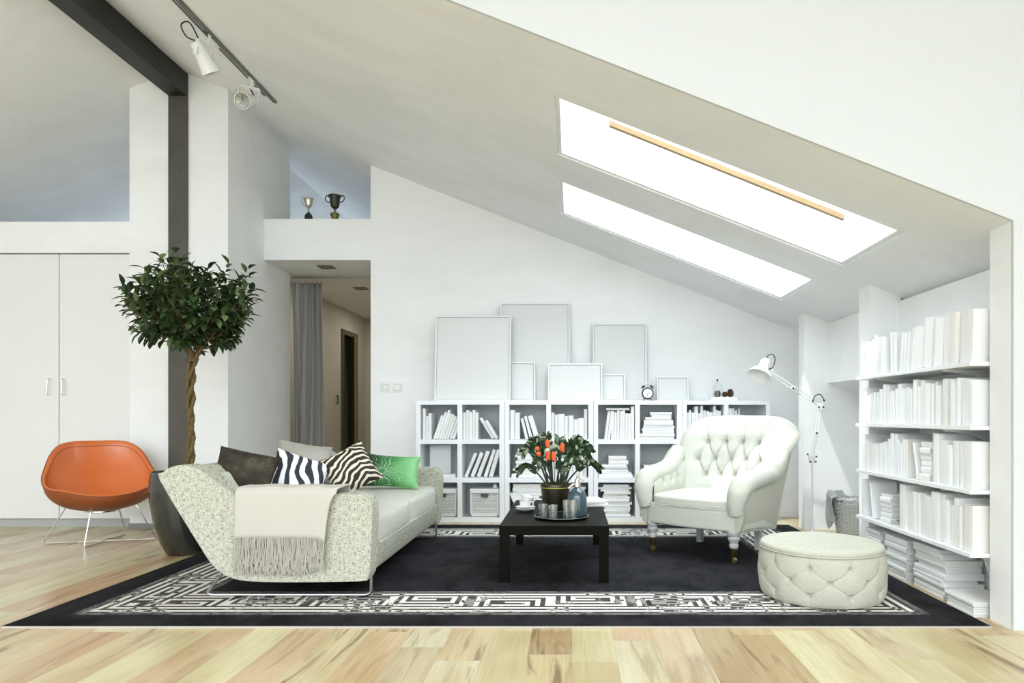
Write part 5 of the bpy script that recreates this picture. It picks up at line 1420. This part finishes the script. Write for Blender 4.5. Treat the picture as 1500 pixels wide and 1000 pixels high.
# books on the coffee table
for j, (px, D, z, t, w, d, a) in enumerate(((858, 5.42, 0, .024, .19, .26, -24), (856, 5.42, .0245, .026, .185, .25, -14))):
    x = (px-838)*D/1000
    Mx = T(x+w*.95, D+.02, TZ+.0006+z) @ Rz(R(a+30)) @ SWAP
    book(Mx, t-.0005, w, d, ['white book lying flat at the rear right of the coffee table, lower one', 'white book lying flat at the rear right of the coffee table, upper one'][j], 'books on the coffee table')

# ================================================================ FLOOR LAMP
def lamp():
    bx = Vector((2.215, 6.30, 0)); r = thing('floor_lamp', 'white articulated floor lamp with a bell shade standing behind the armchair', 'floor lamp', bx)
    b = B(); b.lathe([(0, 0), (.140, 0), (.142, .006), (.138, .018), (.10, .022), (.02, .028), (.016, .05), (0, .05)], bx, 48); b.build('base', M['lampwhite'], r)
    j0 = S(1190.5, 672, 6.30)
    b = B(); b.tube([bx+Vector((0, 0, .03)), (bx.x, bx.y, j0.z)], .0095, 12); b.build('pole', M['lampwhite'], r)
    e1 = S(1202, 596, 6.30); e2 = S(1128, 546, 6.25); m0 = Vector((bx.x, bx.y, j0.z))
    def rods(a, c_, off, name):
        d = (c_-a).normalized(); s = Vector((-d.z, 0, d.x))*off
        for sg in (-1, 1):
            b = B(); b.tube([a+s*sg, c_+s*sg], .0055, 8); b.build('arm_rod', M['lampwhite'], r)
    rods(m0, e1, .012, 'lower'); rods(e1+Vector((-.02, 0, .03)), e2, .015, 'upper')
    # joint plates and black screws
    for c_, pts in ((m0, ((-.045, .045), (.035, .022), (-.02, -.025), (.03, -.025))), (e1, ((-.02, .0), (.022, .0), (-.075, .055), (.028, .06))), (e2, ((-.012, .03), (-.012, -.03), (-.05, .0)))):
        b = B(); b.soft(c_, (.030, .010, .034), k=5, n=6); b.build('joint_plate', M['lampwhite'], r)
        b = B()
        for (dx, dz) in pts:
            b.M = T(c_.x+dx, c_.y-.013, c_.z+dz) @ Matrix.Rotation(R(90), 4, 'X'); b.lathe([(0, 0), (.0085, 0), (.0085, .006), (0, .007)], (0, 0, -.004), 10)
        b.M = None; b.build('screws', M['black'], r)
        b = B()
        for (dx, dz) in pts: b.tube([c_, (c_.x+dx, c_.y-.008, c_.z+dz)], .006, 6)
        b.build('joint_tabs', M['lampwhite'], r)
    for t, (a, c_) in ((.5, (m0, e1)), (.45, (e2, e1))):
        p = a.lerp(c_, t); b = B(); b.M = T(p.x, p.y-.012, p.z) @ Matrix.Rotation(R(90), 4, 'X'); b.lathe([(0, 0), (.009, 0), (.009, .006), (0, .007)], (0, 0, -.004), 10); b.build('arm_screw', M['black'], r)
        b = B(); b.box((p.x-.016, p.y-.008, p.z-.016), (p.x+.016, p.y+.008, p.z+.016)); b.build('arm_clip', M['lampwhite'], r, bevel=.003)
    # shade
    top = S(1122, 528, 6.22); mouth = S(1113, 549, 6.16); ax = (mouth-top).normalized()
    Mx = Matrix.Translation(top) @ Vector((0, 0, 1)).rotation_difference(ax).to_matrix().to_4x4()
    b = B(); b.M = Mx; b.lathe([(0, -.012), (.028, -.010), (.040, .005), (.043, .03), (.046, .075), (.056, .095), (.085, .125), (.108, .165), (.112, .178), (.108, .178), (.080, .130), (.045, .10), (.038, .03), (0, .03)], (0, 0, 0), 44)
    sh = b.build('lamp_shade', M['lampwhite'], r, smooth=50)
    b = B(); b.M = Mx; b.ball((0, 0, .10), .028, .028, .035, 14); b.build('bulb', M['porcelain'], sh)
    b = B(); b.tube([e2, e2+Vector((-.03, 0, .0)), top+ax*.07+Vector((.045, 0, 0))], .010, 8); b.build('shade_mount', M['lampwhite'], r)
    a = top+Vector((.008, 0, .010)); b = B(); b.tube(spline([a, a+Vector((.01, 0, .035)), a+Vector((.055, 0, .045)), a+Vector((.075, 0, .0)), a+Vector((.055, 0, -.07)), e2+Vector((-.01, 0, .035))], 6), .0045, 6)
    b.tube(spline([e1+Vector((-.075, -.01, .062)), e1+Vector((-.05, -.01, .105)), e1+Vector((-.005, -.01, .115)), e1+Vector((.028, -.01, .065))], 6), .0045, 6); b.build('power_cord', M['black'], r)
lamp()

# ================================================================ WICKER BASKET AND CLOTH in the niche
def niche_basket():
    c = Vector((2.525, 6.10, 0)); H = .37; r = thing('wicker_basket', 'round weathered white wicker basket in the niche between the right-hand piers', 'basket', c)
    b = B(); nst = 30
    def rad(z): return .135+.045*(z/H)**.8
    for j in range(19):
        z = .010+j*(H-.03)/19
        P = []; n = nst*4
        for k in range(n):
            a = 2*PI*k/n; w_ = .0045*math.sin(k*PI/4+j*PI)
            P.append((c.x+(rad(z)+w_)*math.cos(a), c.y+(rad(z)+w_)*math.sin(a), z+.002*math.sin(k)))
        b.tube(P, .0068, 5, closed=True, caps=False)
    b.build('weave', M['wickergrey'], r)
    b = B()
    for k in range(nst):
        a = 2*PI*k/nst; b.tube([(c.x+rad(z)*math.cos(a), c.y+rad(z)*math.sin(a), z) for z in (.002, H*.5, H)], .0045, 5)
    b.lathe([(0, .004), (.13, .004)], c, 24)
    b.build('stakes', M['wickergrey'], r)
    b = B(); b.tube([(c.x+rad(H)*math.cos(2*PI*k/60), c.y+rad(H)*math.sin(2*PI*k/60), H+.006*math.sin(k*PI/2.5)) for k in range(60)], .011, 7, closed=True); b.build('rim', M['wickergrey'], r)
    b = B(); b.lathe([(rad(0)-.02, .006), (rad(H)-.016, H-.03)], c, 30); b.build('lining', M['greylinen'], r)
    # cloth hung over the left rim
    rt = thing('cloth', 'crumpled grey linen cloth hanging over the left rim of the wicker basket', 'cloth', (c.x-.16, c.y-.05, H))
    def cl(u, v):
        # v 0 hanging end outside, .55 over the rim, 1 inside
        a = PI+.35-u*1.75
        k = [(-.27+.20*abs(u-.35), .010), (-.16, .020), (-.06, .024), (.015, .020), (.030+.03*math.sin(u*8), -.005), (.0, -.045), (-.05, -.070)]
        t = v*6; i = min(5, int(t)); f = t-i
        z = k[i][0]*(1-f)+k[i+1][0]*f; e = k[i][1]*(1-f)+k[i+1][1]*f
        rr = rad(H)+.026+e+.014*math.sin(u*21+v*4)+.008*math.sin(u*9-v*11)
        if z < 0: rr += .045*z
        return (c.x+rr*math.cos(a)*1.0, c.y+rr*math.sin(a), H+z+.012*math.sin(u*13+v*7))
    b = B(); b.grid(cl, 60, 60); o = b.build('fabric', M['greylinen'], rt, smooth=60); md = o.modifiers.new('solid', 'SOLIDIFY'); md.thickness = .006
niche_basket()

# ================================================================ TRACK LIGHTS
xr = -2.82; zr = roof(xr)
def zt(dx=0): return roof(xr+dx)
r = thing('track_rail', 'thin grey metal lighting track running along the sloping ceiling', 'lighting track', (xr, 5.0, zr))
sn = Vector((-.364, 0, -.931))      # out of the ceiling, into the room
b = B(); b.M = T(xr, 0, zr-.001) @ Matrix.Rotation(R(21.4), 4, 'Y')
b.box((-.016, 3.6, -.022), (-.004, 6.49, 0)).box((.004, 3.6, -.022), (.016, 6.49, 0)).box((-.016, 3.6, -.006), (.016, 6.49, 0)); b.M = None
b.build('rail', M['rail'], r, smooth=0)
b = B(); b.M = T(xr-.07, 0, roof(xr-.07)-.004) @ Matrix.Rotation(R(21.4), 4, 'Y'); b.box((-.004, 3.6, -.012), (.004, 5.42, 0)); b.box((-.004, 5.60, -.012), (.004, 6.08, 0)); b.box((-.004, 6.22, -.012), (.004, 6.42, 0)); b.M = None
b.build('power_conductor', M['rail'], r, smooth=0)
def spot(y, head, aim, label, yoke_dir, loop, k=1.08):
    p0 = Vector((xr-.01, y, roof(xr-.01)-.022)); r = thing('track_spotlight', label, 'spotlight', p0, 0, 'white spotlights on the ceiling track')
    hd = Vector(head); aim = Vector(aim).normalized()
    Mx = Matrix.Translation(hd) @ Vector((0, 0, 1)).rotation_difference(aim).to_matrix().to_4x4() @ Matrix.Scale(k, 4)
    b = B(); b.M = Mx; b.lathe([(0, -.105), (.040, -.105), (.044, -.095), (.046, -.05), (.050, .0), (.058, .05), (.064, .09), (.064, .102), (.059, .102), (.054, .085), (0, .085)], (0, 0, 0), 36); b.build('housing', M['lampwhite'], r, smooth=40)
    b = B(); b.M = Mx; b.lathe([(0, .0855), (.030, .0875), (.052, .092), (.0535, .0855)], (0, 0, 0), 30); b.build('lens', M['lens'], r)
    b = B(); b.M = Mx
    for k in range(8): a = k*PI/4; b.tube([(.004*math.cos(a), .004*math.sin(a), .0885), (.050*math.cos(a), .050*math.sin(a), .0935)], .0018, 5)
    b.build('lens_ribs', M['steel'], r)
    # yoke : crossbar above the head with two flat arms
    yd = Vector(yoke_dir).normalized()
    top = hd-aim*.01+(p0-hd)*.55 if loop else hd+(p0-hd).normalized()*.15
    s = yd
    b = B()
    def bar(a, c_, w1, w2):
        d = (c_-a).normalized(); u = s; v = d.cross(u).normalized(); vs = []
        for p in (a, c_):
            for (i, j) in ((-1, -1), (1, -1), (1, 1), (-1, 1)): vs.append(p+u*w1*i+v*w2*j)
        b.add(vs, [(0, 3, 2, 1), (4, 5, 6, 7), (0, 1, 5, 4), (1, 2, 6, 5), (2, 3, 7, 6), (3, 0, 4, 7)])
    bar(hd+s*.088, top+s*.088, .004, .016); bar(hd-s*.088, top-s*.088, .004, .016)
    d = (top-hd).normalized(); n = d.cross(s).normalized()
    vs = []
    for p in (top-s*.092, top+s*.092):
        for (i, j) in ((-1, -1), (1, -1), (1, 1), (-1, 1)): vs.append(p+d*.005*i+n*.014*j)
    b.add(vs, [(0, 3, 2, 1), (4, 5, 6, 7), (0, 1, 5, 4), (1, 2, 6, 5), (2, 3, 7, 6), (3, 0, 4, 7)])
    b.build('yoke', M['lampwhite'], r, smooth=0, bevel=.001)
    b = B(); b.tube(spline([top, (top+p0)/2+Vector((.01, 0, 0)), p0+Vector((0, 0, .004))], 6), .012, 10); b.build('stem', M['lampwhite'], r)
    back = hd-aim*.13
    b = B()
    if loop: b.tube(spline([back, back-aim*.03+Vector((-.05, 0, 0)), back-aim*.11+Vector((-.045, 0, .0)), back-aim*.12+Vector((.03, 0, 0)), top-s*.0+Vector((-.03, 0, -.03))], 6), .0055, 7)
    else: b.tube(spline([back, back-aim*.015+Vector((.01, 0, .02)), top], 5), .006, 7)
    b.build('cable', M['black'], r)
    b = B(); b.M = T(p0.x, p0.y, p0.z+.012) @ Matrix.Rotation(R(21.4), 4, 'Y'); b.box((-.020, -.05, -.014), (.020, .05, .006)); b.M = None; b.build('track_adapter', M['black' if loop else 'lampwhite'], r, smooth=0)
spot(5.33, S(299, 86, 5.28), (.22, .30, -.60), 'white track spotlight nearer the room, seen side-on with a looped black cable', (.25, .95, .1), True)
spot(6.03, S(362, 147, 5.93), (.02, -.83, -.40), 'white track spotlight nearer the back wall, its lens facing the viewer', (.93, .05, -.20), False)

# ================================================================ TROPHIES
lz = 3.2705
def trophy(px, D, sc, m, mb, prof, basep, label, hw, hh, hz):
    x = (px-838)*D/1000; c = Vector((x, D, lz)); r = thing('trophy_cup', label, 'trophy', c, 0, 'trophy cups on the ledge above the corridor opening')
    b = B(); b.lathe([(a*sc, z*sc) for a, z in prof], c, 28); b.build('cup', m, r, smooth=40)
    b = B(); b.lathe([(a*sc, z*sc) for a, z in basep], c, 28); b.build('base', mb, r, smooth=40)
    for sg in (-1, 1):
        P = [Vector((c.x+sg*a*sc, c.y, c.z+z*sc)) for a, z in hh]
        b = B(); b.tube(spline(P, 6), hw*sc, 7); b.build('handle', m, r)
trophy(452, 7.65, 1, M['silver'], M['bronze'], [(0, .118), (.006, .118), (.007, .128), (.013, .133), (.006, .140), (.006, .158), (.022, .172), (.036, .20), (.042, .235), (.052, .268), (.056, .272), (.050, .270), (.038, .235), (0, .18)],
       [(0, 0), (.046, 0), (.047, .01), (.043, .07), (.036, .09), (.020, .105), (.012, .118), (0, .119)], 'silver two-handled trophy cup, the left one on the ledge', .0032, [(.028, .178), (.052, .195), (.072, .225), (.078, .262), (.070, .290), (.062, .296)], 0)
trophy(490.5, 7.65, 1, M['bronze'], M['bronzebase'], [(0, .105), (.018, .107), (.008, .118), (.008, .150), (.026, .160), (.044, .18), (.052, .22), (.055, .27), (.066, .30), (.070, .306), (.062, .305), (.050, .26), (0, .18)],
       [(0, 0), (.036, 0), (.036, .008), (.030, .02), (.030, .04), (.046, .075), (.050, .098), (.044, .105), (0, .106)], 'dark bronze two-handled trophy cup on an old gold base, on the ledge', .0055, [(.050, .235), (.075, .232), (.098, .25), (.106, .28), (.092, .305), (.074, .300), (.068, .285)], 0)
